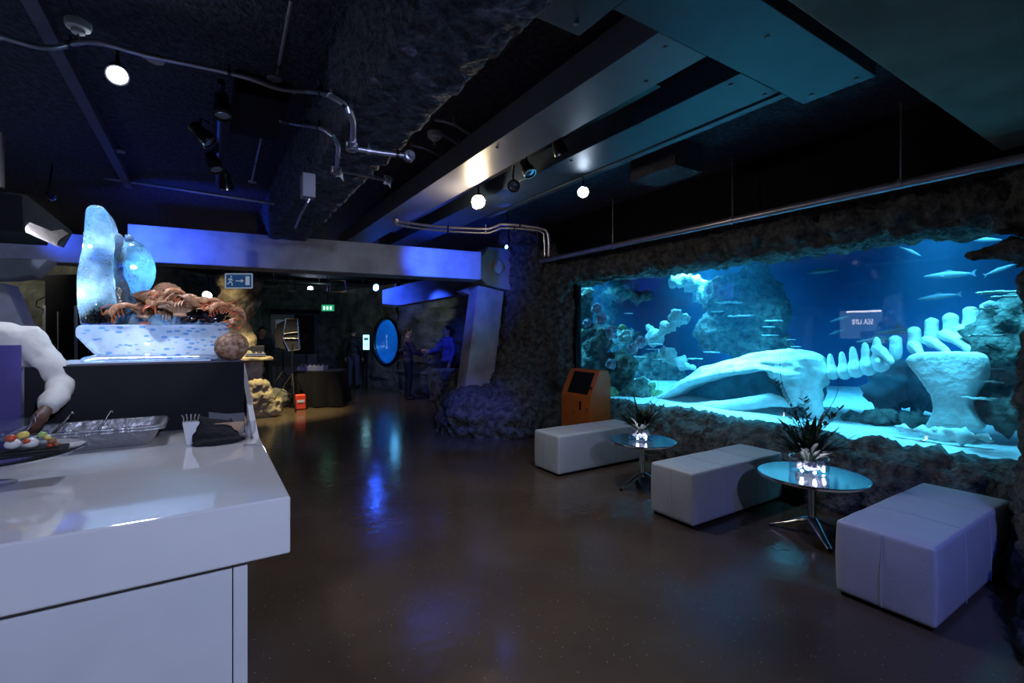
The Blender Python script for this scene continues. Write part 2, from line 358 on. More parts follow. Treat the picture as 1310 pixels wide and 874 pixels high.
mb.build('wall_right', M['rock_fine'], remesh=.036, soft=1, disp=rocky(.04, 2.2, .045, 9, 2), **S)
MB().bb((4.74, -4, 2.74), (5.36, 6.4, CEIL)).build('wall_right_upper', M['black'], **S)
MB().bb((4.98, 7.2, 0), (5.06, 9.6, CEIL)).build('wall_right_far', M['rock_far'], **S)
# rock mass flowing round the leaning concrete leg
mb = MB()
for c, r in (((3.75, 7.0, .1), (.62, .95, .68)), ((3.55, 6.75, .2), (.42, .55, .5)), ((3.95, 6.45, .15), (.5, .55, .5)), ((4.3, 6.5, .4), (.6, .55, .75)),
             ((4.6, 6.75, .9), (.42, .6, .9)), ((4.6, 6.85, 1.7), (.38, .65, 1.2)), ((4.45, 6.75, 1.0), (.42, .45, .5)), ((4.62, 6.95, 2.6), (.42, .7, 1.0)), ((4.75, 6.15, .15), (.4, .5, .5)), ((4.1, 7.4, .4), (.7, .8, .6))):
    mb.ell(c, r, sub=3)
mb.build('wall_right_rock_base', M['rock_fine'], remesh=.034, soft=2, disp=rocky(.09, 2.0, .06, 8, 4), **S)
# near right rock pillar
mb = MB()
for c, r in (((4.35, .15, .2), (1.05, .55, .62)), ((4.6, .35, .55), (.55, .45, .5)), ((4.2, -.35, .4), (1.4, .7, .8)), ((4.95, .45, 1.0), (.42, .47, .55)), ((5.05, .40, 1.5), (.35, .42, .6)),
             ((5.1, .45, 2.0), (.3, .40, .6)), ((5.05, .55, 2.55), (.38, .45, .35)), ((4.95, .75, 2.62), (.3, .45, .17)), ((4.9, .95, 2.15), (.12, .30, .05)), ((4.6, -.3, 1.4), (1.0, .5, 1.2)), ((4.45, .44, .35), (.60, .44, .74)), ((4.98, .66, 1.5), (.26, .27, 1.1)), ((4.8, .5, .75), (.4, .40, .5)), ((3.7, .28, .0), (.6, .42, .30)), ((4.95, .75, 2.5), (.3, .5, .22)), ((3.75, -.1, .05), (.8, .5, .35))):
    mb.ell(c, r, sub=3)
mb.build('wall_right_pillar', M['rock_fine'], remesh=.03, soft=1, disp=rocky(.07, 2.4, .05, 9, 9), **S)
# glass pane
MB().bb((GX, GY0-.25, GZ0-.15), (GX+.012, GY1+.1, GZ1+.1)).build('window_1', M['glass'], **S)
MB().bb((GX-.05, GY1-.035, GZ0-.2), (GX+.05, GY1+.05, GZ1+.2)).build('trim_1', M['black'], **S)
# ---------- overhead shapes ----------
MB().bb((-5.9, -3.9, 2.85), (5.6, 1.0, CEIL-.002)).build('ceiling_slab', M['slab'], bevel=.01, **S)
mb = MB().bb((.66, 1.3, 2.76), (1.08, 8.5, CEIL+.05))
mb.build('ceiling_soffit', M['soffit'], remesh=.035, disp=lambda c: .022*fr(c, 9, 4)+.012*noise.noise(c*26), **S)
# =================== OVERHEAD ===================
def along(p0, p1, n=8, wig=0, seed=0):
    p0, p1 = V(p0), V(p1); return [p0.lerp(p1, i/n)+V((noise.noise(V((i*.7, seed, 0)))*wig, noise.noise(V((i*.7, seed+9, 0)))*wig, 0)) for i in range(n+1)]
# concrete beam across the room with its shuttered faces
bl, brr = at(163, 310, 5.40), at(616, 310, 7.25)
def beamprism(p, q, z0, z1, th): 
    d = (q-p); d.z = 0; d.normalize(); n = V((-d.y, d.x, 0))*th
    a = [V((p.x, p.y, z0)), V((q.x, q.y, z0)), V((q.x, q.y, z1)), V((p.x, p.y, z1))]; return MB().prism(a, n)
t = thing('concrete_beam', 'long grey concrete beam spanning the room behind the white counter, washed with blue light', 'beam', (bl.x, bl.y, 2.36))
beamprism(bl, brr, 2.38, 2.80, .42).build('beam', M['concrete'], t, bevel=.012)
q0 = at(-40, 310, 5.6); q1 = at(168, 300, 5.42+.25)
t2 = thing('concrete_beam', 'shorter concrete beam at the far left with a chamfered bracket, behind the ice sculpture', 'beam', (q0.x, q0.y, 2.36))
d_ = (brr-bl).normalized(); q1 = bl+d_*.1+V((-.05, .5, 0)); q0 = q1-d_*3.4
beamprism(q0, q1, 2.38, 2.72, .35).build('beam', M['concrete'], t2, bevel=.012)
pp = [onY(px, py, 5.3) for px, py in ((-60, 330), (62, 331), (40, 352), (12, 356), (-60, 356))]
MB().prism(pp, (0, .3, 0)).build('bracket', M['concrete'], t2, bevel=.01)
# leaning leg on the left
pp = [onY(px, py, 5.5) for px, py in ((-45, 360), (5, 362), (52, 462), (60, 620), (-30, 620))]
tl = thing('leaning_column', 'grey leaning concrete column at the far left edge behind the chef', 'column', onY(0, 620, 5.5))
MB().prism(pp, (0, .35, 0)).build('shaft', M['concrete'], tl, bevel=.01)
# leaning leg on the right of the beam
YL = 6.75
foot = onY(615, 500, YL)
tr = thing('leaning_column', 'leaning concrete column with a round bolt head rising from the rock at the right end of the beam', 'column', (foot.x, foot.y, .5))
def polyY(pts, Y, th): return MB().prism([onY(a, b, Y) for a, b in pts], (0, th, 0))
polyY([(612, 365), (645, 373), (630, 500), (594, 505)], YL, .30).build('front_shaft', M['concrete'], tr, bevel=.01)
polyY([(630, 350), (663, 356), (659, 428), (640, 470), (622, 478)], YL+.2, .25).build('rear_shaft', M['concrete'], tr, bevel=.01)
polyY([(615, 329), (625, 316), (652, 318), (664, 356), (657, 373), (624, 365), (611, 352)], YL-.06, .42).build('head', M['concrete'], tr, bevel=.015)
bc = onY(636, 342, YL-.06); MB().lathe([(.10, 0), (.10, .03), (.085, .04)], M=Matrix.Translation(bc) @ Euler((pi/2, 0, 0)).to_matrix().to_4x4()).build('bolt', M['concrete'], tr, smooth=True)
polyY([(590, 372), (612, 362), (612, 380), (600, 377)], YL+.3, .2).build('strut', M['concrete'], tr, bevel=.005)
# second, more distant beam
p_, q_ = at(489, 380, 9.4), at(640, 372, 10.2)
t3 = thing('concrete_beam', 'distant concrete beam with a blue-lit end, above the round window', 'beam', (p_.x, p_.y, 2.1))
MB().prism([at(489, 389, 9.4), at(511, 391, 9.6), at(640, 368, 10.6), at(640, 335, 10.6), at(489, 371, 9.4)], V((.25, .8, 0))).build('beam', M['concrete'], t3, bevel=.01)
# duct with three fingers
zp = 3.0
def duct(rects, name, label, z=zp, h=.22):
    r0 = rects[0]; t = thing(name, label, 'air duct', ((r0[0]+r0[2])/2, (r0[1]+r0[3])/2, z))
    return t
t = duct([(1.5, 1.16, 3.17, 1.55)], 'air_duct', 'large flat blue-grey duct panel with long fingers hanging over the seats')
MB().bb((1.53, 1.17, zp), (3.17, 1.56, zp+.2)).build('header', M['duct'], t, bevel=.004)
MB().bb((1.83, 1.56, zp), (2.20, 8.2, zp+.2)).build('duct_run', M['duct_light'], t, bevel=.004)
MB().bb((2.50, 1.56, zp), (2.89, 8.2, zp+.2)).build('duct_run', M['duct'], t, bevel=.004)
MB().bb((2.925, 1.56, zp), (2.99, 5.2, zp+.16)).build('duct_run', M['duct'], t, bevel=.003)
for x, y in ((1.62, 1.25), (1.95, 1.62), (2.12, 1.9), (2.3, 1.3), (2.56, 1.66), (2.84, 1.62), (3.1, 1.24), (3.08, 1.47), (2.56, 3.1), (1.9, 3.2), (2.84, 3.0)):
    MB().lathe([(.012, 0), (.012, -.006), (.006, -.009)], c=(x, y, zp)).build('screw', M['duct_light'], t)
t = duct([(.9, 1.3, 1.53, 1.79)], 'air_duct', 'dark duct panel corner at the top edge, beside the textured soffit')
MB().bb((1.10, 1.02, zp), (1.528, 1.79, zp+.2)).build('duct_box', M['duct'], t, bevel=.004)
for x, y in ((1.2, 1.72), (1.45, 1.72), (1.45, 1.2)): MB().lathe([(.012, 0), (.012, -.006), (.006, -.009)], c=(x, y, zp)).build('screw', M['duct_light'], t)
b = onz(850, 222, 3.1); props(MB().bb((b.x-.15, b.y-.25, 3.08), (b.x+.25, b.y+.3, 3.34)).build('ceiling_box', mat('rough_dark_box', (.06, .065, .09), .9, bump=1, bscale=30), bevel=.01), 'dark rough ceiling box past the long duct fingers, right of the blue-white spotlight', 'box')
# long pipe above the tank
t = thing('pipe_rail', 'long bluish pipe rail running above the aquarium window', 'pipe', (4.5, .3, 2.7))
MB().tube([(4.5, .3, 2.70), (4.5, 7.3, 2.72)], .034, 14).build('pipe', M['pipe'], t, smooth=True)
for y in (1.5, 2.9, 4.6, 6.3):
    MB().tube([(4.5, y, 2.73), (4.5, y, 3.33)], .007, 8).build('hanger', M['pipe'], t); MB().lathe([(.042, -.015), (.042, .015)], M=Matrix.Translation((4.5, y, 2.71)) @ Euler((pi/2, 0, 0)).to_matrix().to_4x4()).build('clamp', M['pipe'], t, smooth=True)
p = onX(976, 205, 4.9)
# ceiling trunking strip
props(MB().bb((-.81, 1.1, 3.27), (-.735, 7.2, 3.345)).build('cable_trunking', mat('grey_trunking', (.10, .10, .16), .6), bevel=.004), 'straight grey cable trunking on the ceiling above the bright white spotlight', 'trunking')
# conduits
def conduit(label, pts, r, boxes=(), clips=0, name='conduit'):
    pts = [V(p) for p in pts]; t = thing(name, label, 'conduit', pts[0])
    # round the corners by Catmull-Rom sampling
    P = [pts[0]]+pts+[pts[-1]]; out = []
    for i in range(1, len(P)-2):
        n = max(2, int((P[i+1]-P[i]).length/.06)); n = min(n, 14)
        for k in range(n):
            u = k/n; a, b, c, d = P[i-1], P[i], P[i+1], P[i+2]
            out.append(.5*((2*b)+(c-a)*u+(2*a-5*b+4*c-d)*u*u+(3*b-a-3*c+d)*u**3))
    out.append(pts[-1]); MB().tube(out, r, 10).build('pipe', M['pipe'], t, smooth=True)
    for b, dr in boxes:
        Mx = Matrix.Translation(V(b)) @ V(dr).to_track_quat('Z', 'Y').to_matrix().to_4x4()
        MB().lathe([(.036, -.02), (.036, .022), (.03, .026)], M=Mx, seg=18).tube([V(b), V(b)+V((0, .055, 0))], .019, 10).tube([V(b), V(b)-V((0, .055, 0))], .019, 10).build('junction_box', M['pipe'], t, smooth=True)
    for k in range(clips):
        q = out[int((k+.5)*len(out)/clips)]; i = min(int((k+.5)*len(out)/clips)+1, len(out)-1); dd = (out[i]-q) if (out[i]-q).length > 1e-5 else V((1, 0, 0))
        MB().tube([q-dd.normalized()*.01, q+dd.normalized()*.01], r*1.35, 12).tube([q, q+V((0, 0, .05))], .006, 6).build('clip', M['black_metal' if k % 2 else 'pipe'], t)
    return t
Z = 3.18
A = [onz(x, y, Z) for x, y in ((-30, 40), (0, 46), (40, 58), (70, 61), (112, 53), (150, 60), (185, 70), (262, 86), (320, 100), (360, 114), (405, 118))]
e1 = onz(452, 155, Z-.05); e1.x = min(e1.x, .60)
jb = onz(450, 188, 2.70)
conduit('long wavy metal conduit crossing the ceiling from the left edge past the bright spotlight', A+[onX(432, 128, .585), onz(447, 142, 2.70), onz(452, 160, 2.70), jb], .016, [(jb, (0, 0, -1))], 9)
z1 = 2.71
j2 = onz(523, 200, z1)
conduit('short straight conduit under the soffit between two round junction boxes, nearer one', [onz(458, 191, z1), onz(490, 196, z1), j2], .016, [(j2, (0, -1, 0))], 2)
B = [onz(358, 155, Z), onz(385, 160, Z-.02), onX(415, 166, .585)]
jb3 = onz(430, 218, 2.70)
tag3 = conduit('thin bent conduit starting mid ceiling and dropping down the soffit side', B+[onz(431, 182, 2.70), onz(432, 200, 2.70), jb3], .013, [(jb3, (0, 0, -1))], 3)
j4 = onz(496, 231, z1)
tag4 = conduit('short conduit under the soffit, farther from the camera, ending in a white clip', [onz(436, 219, z1), onz(465, 224, z1), j4], .013, [(j4, (-1, 0, 0))], 1)
conduit('twin-bend conduit behind the soffit above the smoke detector', [onz(x, y, 3.2) for x, y in ((556, 153), (580, 158), (600, 171), (628, 181))], .015, [], 2)
conduit('conduit curving right from the smoke detector', [onz(x, y, 3.2) for x, y in ((566, 172), (582, 182), (596, 192), (612, 198))], .012, [], 1)
conduit('lower wavy conduit left of the smoke detector', [onz(x, y, 3.2) for x, y in ((525, 185), (545, 190), (565, 200), (592, 208))], .013, [], 1)
for k, (dz, lb) in enumerate(((0, 'outer conduit of the twin pair turning down beside the pipe rail'), (5, 'inner conduit of the twin pair turning down beside the pipe rail'))):
    conduit(lb, [at(x, y+dz, 5.9) for x, y in ((506, 283), (560, 290), (626, 293), (640, 287), (690, 292-dz*.3), (701-dz*1.0, 300), (702-dz*1.0, 328-dz))], .016 if k == 0 else .012, [(at(506, 283+dz, 5.9), (1, 0, 0))] if k == 0 else [], 5)
def drop(label, px, py0, py1, z):                # straight thin pipe lying on the ceiling
    conduit(label, [onz(px[0], py0, z), onz((px[0]+px[1])/2, (py0+py1)/2, z), onz(px[1], py1, z)], .011, [], 2)
drop('straight thin conduit from the top edge to the small ceiling disc', (373, 354), 0, 98, 3.3)
drop('thin conduit beyond the ceiling disc, running towards the downlight', (348, 322), 115, 232, 3.3)
t = thing('conduit', 'long faint conduit crossing the dark ceiling behind the projector', 'conduit', onz(0, 208, 3.0))
MB().tube([at(-20, 205, 6.0), at(190, 236, 5.4), at(385, 266, 5.6)], .018, 10).build('pipe', M['pipe'], t, smooth=True)
# smoke detectors, discs, downlights
def disc(label, px, py, z, r, name='smoke_detector', cat='smoke detector', h=.05):
    p = onz(px, py, z); t = thing(name, label, cat, p)
    MB().lathe([(r, h), (r, .02), (r*.9, .005), (r*.55, 0), (r*.5, -.018), (r*.3, -.022)], c=p, seg=32).build('body', mat('white_plastic', (.55, .55, .6), .4), t, smooth=True)
    MB().lathe([(r*.12, -.02), (r*.1, -.05), (.002, -.055)], c=p, seg=10).build('sensor', M['chrome'], t, smooth=True); return t
p = onz(100, 36, 3.12)
t = disc('white round detector hanging on a thin rod at the top left, above the bright spotlight', 100, 38, 3.12, .055, h=.04)
MB().tube([p+V((0, 0, .03)), onz(88, 2, 3.3)], .006, 8).build('rod', M['pipe'], t)
disc('white smoke detector between the soffit and the pale duct', 556, 177, 3.22, .062)
for px, py, lb in ((199, 76, 'pale disc on the conduit just right of the bright spotlight'), (351, 99, 'dark ceiling disc where two thin conduits meet'), (153, 193, 'small pale ceiling disc below the bright spotlight'), (391, 218, 'small pale ceiling disc left of the soffit'), (323, 232, 'small pale ceiling disc at the end of the thin conduit')):
    p = onz(px, py, 3.22 if py < 120 else 3.33); props(MB().lathe([(.045, 0), (.045, -.012), (.035, -.018), (.03, -.012), (.002, -.012)], c=p, seg=24).build('ceiling_disc', mat('pale_disc', (.5, .5, .58) if px != 351 else (.12, .12, .16), .4), smooth=True), lb, 'ceiling fitting', 'small round ceiling fittings')
# sprinkler / white clips
for px, py, lb in ((433, 227, 'white torn paper tag hanging under the left junction box'), (494, 236, 'white tag hanging from the junction box under the soffit edge')):
    p = onz(px, py-3, 2.68); props(MB().prism([p+V((0, 0, .03)), p+V((.03, 0, .02)), p+V((.035, 0, -.04)), p+V((.01, 0, -.01)), p+V((-.02, 0, -.015))], (0, .004, 0)).build('paper_tag', mat('tag', (.7, .7, .72), .6), tag3 if px < 450 else tag4), lb)
# speaker-like box on the soffit's side
p = onX(402, 240, .62); t = thing('wall_box', 'small grey junction box with a cable on the side of the soffit', 'junction box', p)
MB().box(p+V((-.04, 0, 0)), (.08, .10, .16)).build('box', mat('grey_box', (.25, .25, .32), .5), t, bevel=.006)
MB().tube([p+V((-.03, 0, -.08)), onX(394, 258, .58), onX(384, 276, .58), onX(378, 292, .58)], .008, 8).build('cable', M['pipe'], t, smooth=True)
# ---------- spotlights ----------
def spotlight(label, p, aim, r=.05, L_=.14, glow=None, arm=None, group=None):
    p = V(p); aim = V(aim).normalized(); t = thing('spotlight', label, 'spotlight', p, group=group)
    Mx = Matrix.Translation(p) @ aim.to_track_quat('Z', 'Y').to_matrix().to_4x4()
    MB().lathe([(r*.55, -L_), (r*.75, -L_+.01), (r*.8, -L_*.5), (r, -L_*.35), (r, 0), (r*.9, .004), (r*.88, -.02)], M=Mx, seg=24).build('housing', M['black_metal'], t, smooth=True)
    MB().lathe([(r*1.04, -.006), (r*1.04, .008), (r*.9, .008)], M=Mx, seg=24, cap=False).build('rim', M['steel'], t, smooth=True)
    MB().lathe([(r*.87, -.004), (r*.6, .004), (.001, .007)], M=Mx, seg=24).build('lens', glow or M['lens'], t, smooth=True)
    top = V((p.x, p.y, p.z+.14)) if arm is None else V(arm)
    b = p-aim*L_*.5; MB().tube([b+V((0, 0, r*.7)), b+V((0, 0, r+.05)), top], .01, 8).build('bracket', M['black_metal'], t)
    return t
toc = lambda p: (CAM-V(p))
E1, E2, E3 = emit('white_lamp_lens', (.80, .90, 1), 90), emit('warm_lamp_lens', (1, .80, .52), 160), emit('cool_lamp_lens', (.65, .8, 1), 70)
EB = emit('blue_lamp_lens', (.03, .12, 1), 130)
S1 = onz(150, 96, 3.05); S2 = onz(612, 258, 2.88); S3 = onz(746, 246, 2.86)
spotlight('bright white ceiling spotlight above the ice sculpture', S1, (CAM-S1).normalized()+V((0, 0, -.4)), .055, .12, E1)
spotlight('bright warm spotlight glaring beside the pale duct', S2, (CAM-S2).normalized()+V((0, 0, -.3)), .075, .14, E2)
spotlight('small blue-white spotlight over the seats, right of the warm one', S3, (CAM-S3).normalized()+V((0, 0, -.3)), .055, .10, E3)
# track with heads, left
ta, tb = onz(283, 105, 3.15), onz(278, 235, 3.15)
tk = thing('lighting_track', 'black ceiling track carrying four spotlights, right of the bright white spotlight', 'lighting track', ta)
MB().tube([ta, tb], .022, 8).build('rail', M['black_metal'], tk)
MB().bb(tuple(onz(300, 118, 3.2)+V((0, -.03, 0))), tuple(onz(352, 160, 3.34)+V((0, 0, 0)))).build('control_gear', M['black'], tk)
for (px, py, z, a, lb) in ((285, 148, 3.0, (.05, -.25, -1), 'nearest and largest of the spotlights on the left track'), (268, 182, 3.0, (.6, -.1, -.6), 'second spotlight on the left track, turned sideways'), (277, 217, 2.98, (.3, -.3, -.9), 'third spotlight on the left track, with a shining rim'), (290, 243, 2.98, (.1, .2, -1), 'farthest spotlight on the left track')):
    p = onz(px, py, z); spotlight(lb, p, a, .055 if py < 160 else .06, .16, arm=(p.x, p.y+.02, 3.15), group='spotlights on the left track')
tk = thing('lighting_track', 'black ceiling track between the duct fingers behind the warm spotlight', 'lighting track', (2.34, 2.0, 3.1))
MB().bb((2.31, 2.0, 3.08), (2.37, 7.0, 3.12)).build('rail', M['black_metal'], tk)
for (px, py, a, lb) in ((657, 238, (-.5, -.9, -.3), 'round-lensed spotlight just right of the warm lamp'), (678, 222, (.2, -.5, -.9), 'spotlight between the ducts with a shining rim'), (718, 196, (.5, .1, -.8), 'dim spotlight nearest the camera between the duct fingers')):
    p = onX(px, py, 2.34); spotlight(lb, p, a, .055, .14, arm=(2.34, p.y, 3.1), group='spotlights between the duct fingers')
for (px, py, d, a, lb) in ((67, 253, 5.0, (.2, .9, -.2), 'tiny blue lamp at the upper left above the projector'), (648, 316, 6.5, (-1, -.4, .05), 'tiny blue lamp above the leaning column'), (397, 370, 15.3, (.2, -1, -.1), 'small blue-white lamp in the back room left of the bright blue one'), (481, 368, 12.9, (.3, -1, -.2), 'bright blue lamp in the back room above the round window')):
    p = at(px, py, d); spotlight(lb, p, a, .03 if d < 7 else .10, .12, EB if px != 397 else E3, arm=(p.x, p.y, 3.33))
# projector hood at the left edge
t = thing('projector', 'black boxy projector with a curved metal hood hanging at the left edge', 'projector', onY(10, 300, 3.6))
pp = [onY(x, y, 3.6) for x, y in ((-60, 240), (30, 248), (32, 298), (-60, 292))]
MB().prism(pp, (0, .45, 0)).build('housing', M['black'], t, bevel=.008)
rows = []
for k in range(13):
    u = k/12; a_ = onY(33+20*u, 297-20*u, 3.58).lerp(onY(33+20*u, 297-20*u, 3.72), u); b_ = onY(76+12*u, 317-18*u, 3.62).lerp(onY(76+12*u, 317-18*u, 3.76), u)
    bulge = -V((FW.x, FW.y, .25))*.035*sin(pi*u); rows.append([a_+bulge, a_.lerp(b_, .5)+bulge, b_+bulge])
MB().sheet(rows, .006).build('hood', mat('brushed_hood_metal', (.50, .46, .42), .33, 1, bump=.05), t, smooth=True)
MB().prism([onY(32, 248, 3.66), onY(92, 296, 3.80), onY(80, 316, 3.70), onY(33, 298, 3.62)], (0, .03, 0)).build('side_plate', M['black'], t)
MB().tube([onY(0, 240, 3.75), onY(0, 170, 3.75)], .02).build('hanger', M['black_metal'], t)
# stage-light frames in the back room
for (x, y, w, h, d, lb) in ((343, 360, 22, 9, 10, 'rectangular lamp frame hanging left of the others under the beam'), (372, 365, 9, 14, 10.5, 'narrow lamp frame hanging beside the rectangular one'), (432, 366, 20, 14, 11, 'open lamp bracket hanging right of the others under the beam')):
    c = at(x, y, d); wd, hd = w/613*d, h/613*d; t = thing('lamp_frame', lb, 'stage lamp', c, group='stage lamp frames in the back room')
    q = [c+RT*(-wd/2)+V((0, 0, hd/2)), c+RT*(wd/2)+V((0, 0, hd/2)), c+RT*(wd/2*1.05)-V((0, 0, hd/2)), c-RT*(wd/2)-V((0, 0, hd/2))]
    for i in range(4): MB().tube([q[i], q[(i+1) % 4]], .018, 6).build('bar', M['steel'], t)
    MB().tube([q[0], q[0]+V((0, 0, 3.33-q[0].z))], .012, 6).build('hanger', M['black_metal'], t)
lb = at(265, 378, 9.5); t = spotlight('white glowing oval lamp behind the seafood pile', lb, (-.3, -1, -.5), .10, .16, emit('soft_white_lens', (1, .85, .9), 6), arm=(lb.x, lb.y, 3.33))
la, lc = at(335, 361, 11.4), at(478, 366, 12)
t = thing('lighting_bar', 'thin black lighting bar across the back room just under the concrete beam', 'lighting bar', la)
MB().tube([la, lc], .03).build('bar', M['black_metal'], t)
for u in (.1, .5, .9): q = la.lerp(lc, u); MB().tube([q, V((q.x, q.y, 3.345))], .012, 8).build('hanger', M['black_metal'], t)
# =================== SEATS, TABLES, KIOSK ===================
def ottoman(name, label, x0, y0, x1, y1, sag):
    t = thing(name, label, 'ottoman', ((x0+x1)/2, (y0+y1)/2, 0), group=None)
    MB().bb((x0+.02, y0+.02, .0), (x1-.02, y1-.02, .03)).build('plinth', M['black'], t)
    bm = bmesh.new(); nx, ny, nz = 26, 10, 8; mb = MB()
    mb.bb((x0, y0, .022), (x1, y1, .445))
    bmesh.ops.subdivide_edges(mb.bm, edges=mb.bm.edges[:], cuts=11, use_grid_fill=True)
    for v in mb.bm.verts:
        u = (v.co.x-x0)/(x1-x0); w = (v.co.y-y0)/(y1-y0); h = (v.co.z-.022)/.423
        if v.co.z > .44: v.co.z += sag*sin(pi*u)*sin(pi*w)+.004*noise.noise(v.co*6)
        bul = .008*sin(pi*h)
        if abs(v.co.x-x0) < 1e-4: v.co.x -= bul*sin(pi*w)
        if abs(v.co.x-x1) < 1e-4: v.co.x += bul*sin(pi*w)
        if abs(v.co.y-y0) < 1e-4: v.co.y -= bul
        if abs(v.co.y-y1) < 1e-4: v.co.y += bul
    c = mb.build('cushion', M['ottoman'], t, bevel=.018, smooth=True)
    for k in (1/3, 2/3):
        x = x0+(x1-x0)*k; z = .447+sag*sin(pi*k)*.6
        MB().tube([(x, y0-.0075, .03), (x, y0-.0095, .24), (x, y0-.001, .435), (x, y0+.02, .448), (x, (y0+y1)/2, z+sag*.4+.001), (x, y1-.02, .448), (x, y1+.001, .43)], .0016, 6).build('seam', M['ottoman'], c)
    y = (y0+y1)/2
    MB().tube([(x0-.0095, y, .03), (x0-.0155, y, .22), (x0-.002, y, .43)], .0014, 6).build('seam', M['ottoman'], c)
ottoman('ottoman', 'white leatherette bench ottoman farthest from the camera, in front of the orange kiosk', 3.22, 4.12, 4.5, 4.57, -.014)
ottoman('ottoman', 'middle white leatherette bench ottoman between the two round tables', 3.25, 2.43, 4.56, 2.86, -.008)
ottoman('ottoman', 'nearest white leatherette bench ottoman, beside the rock pillar at the right edge', 3.17, .91, 4.52, 1.375, .008)
def table(label, cx, cy, r, h, a0):
    t = thing('coffee_table', label, 'table', (cx, cy, 0))
    tp = MB().lathe([(r-.012, h-.022), (r, h-.018), (r, h-.004), (r-.004, h), (.001, h)], c=(cx, cy, 0), seg=64).build('tabletop', M['alu_top'], t, smooth=True)
    MB().lathe([(r+.003, h-.021), (r+.006, h-.012), (r+.003, h-.002), (r-.003, h+.001), (r-.003, h-.021), (r+.003, h-.021)], c=(cx, cy, 0), seg=64, cap=False).build('rim', M['chrome'], tp, smooth=True)
    MB().lathe([(.09, h-.024), (.09, h-.03), (.03, h-.045), (.026, h-.06), (.028, .14), (.034, .10), (.001, .10)], c=(cx, cy, 0), seg=28).build('column', M['chrome'], t, smooth=True)
    for k in range(3):
        a = a0+k*2*pi/3; d = V((cos(a), sin(a), 0)); b = V((cx, cy, 0)); pts = [b+V((0, 0, .135)), b+d*.06+V((0, 0, .11)), b+d*.17+V((0, 0, .06)), b+d*.29+V((0, 0, .016))]
        MB().tube(pts, [.032, .036, .028, .018], 12, flat=.55).build('leg', M['chrome'], t, smooth=True)
        MB().lathe([(.014, 0), (.014, .012)], c=b+d*.285, seg=14).build('foot', M['black'], t)
    return t
table('round aluminium coffee table with three-legged base, nearer one, holding the larger flower bowl', 3.945, 1.877, .372, .47, math.atan2(1.662-1.877, 3.748-3.945))
table('round aluminium coffee table behind the middle ottoman, farther one', 3.76, 3.42, .33, .47, math.atan2(3.466-3.42, 3.488-3.76)+.1)
# flower bowls
def strap(mb, base, az, ln, lean, w, droop):
    d = V((cos(az), sin(az), 0)); s = V((-sin(az), cos(az), 0)); rows = []; n = 10
    for i in range(n+1):
        u = i/n; p = V(base)+d*(ln*lean*u)+V((0, 0, ln*(u-droop*u*u))); ww = w*sin(pi*min(1, .12+.88*u))**.7 if u < 1 else .0005
        rows.append([p-s*ww+V((0, 0, ww*.3)), p, p+s*ww+V((0, 0, ww*.3))])
    mb.sheet(rows); return mb
def sprig(name, base, az, ln, lean, parent, nl=26, leafsz=.05):
    d = V((cos(az), sin(az), 0)); pts = [V(base)+d*(ln*lean*u*u)+V((0, 0, ln*u)) for u in [i/9 for i in range(10)]]
    st = MB().tube(pts, [.004*(1-.07*i) for i in range(10)], 6).build('stem', M['twig'], parent)
    mb = MB()
    for k in range(nl):
        u = .3+.7*k/nl; i = min(8, int(u*9)); p = pts[i].lerp(pts[i+1], u*9-i); a = random.uniform(0, 2*pi)
        q = V((cos(a), sin(a), random.uniform(.1, .9))).normalized(); sz = leafsz*random.uniform(.7, 1.2); a_, b_ = frame(q)
        mb.sheet([[p, p, p], [p+q*sz*.4-a_*sz*.13, p+q*sz*.4, p+q*sz*.4+a_*sz*.13], [p+q*sz*.75-a_*sz*.10, p+q*sz*.78, p+q*sz*.75+a_*sz*.10], [p+q*sz, p+q*sz+a_*.0005, p+q*sz+a_*.001]])
    mb.build('leaves', M['leaf'], st)
def curly(base, az, ln, parent, wig=.05):
    d = V((cos(az), sin(az), 0)); s = V((-sin(az), cos(az), 0)); n = 26
    pts = [V(base)+d*(ln*.28*u)+s*(wig*sin(u*9)*u)+d*(wig*cos(u*7+1)*u)+V((0, 0, ln*u)) for u in [i/n for i in range(n+1)]]
    MB().tube(pts, [.0045*(1-.8*i/n) for i in range(n+1)], 6).build('curly_twig', M['twig'], parent, smooth=True)
LED = emit('submerged_led', (.75, .80, 1), 90)
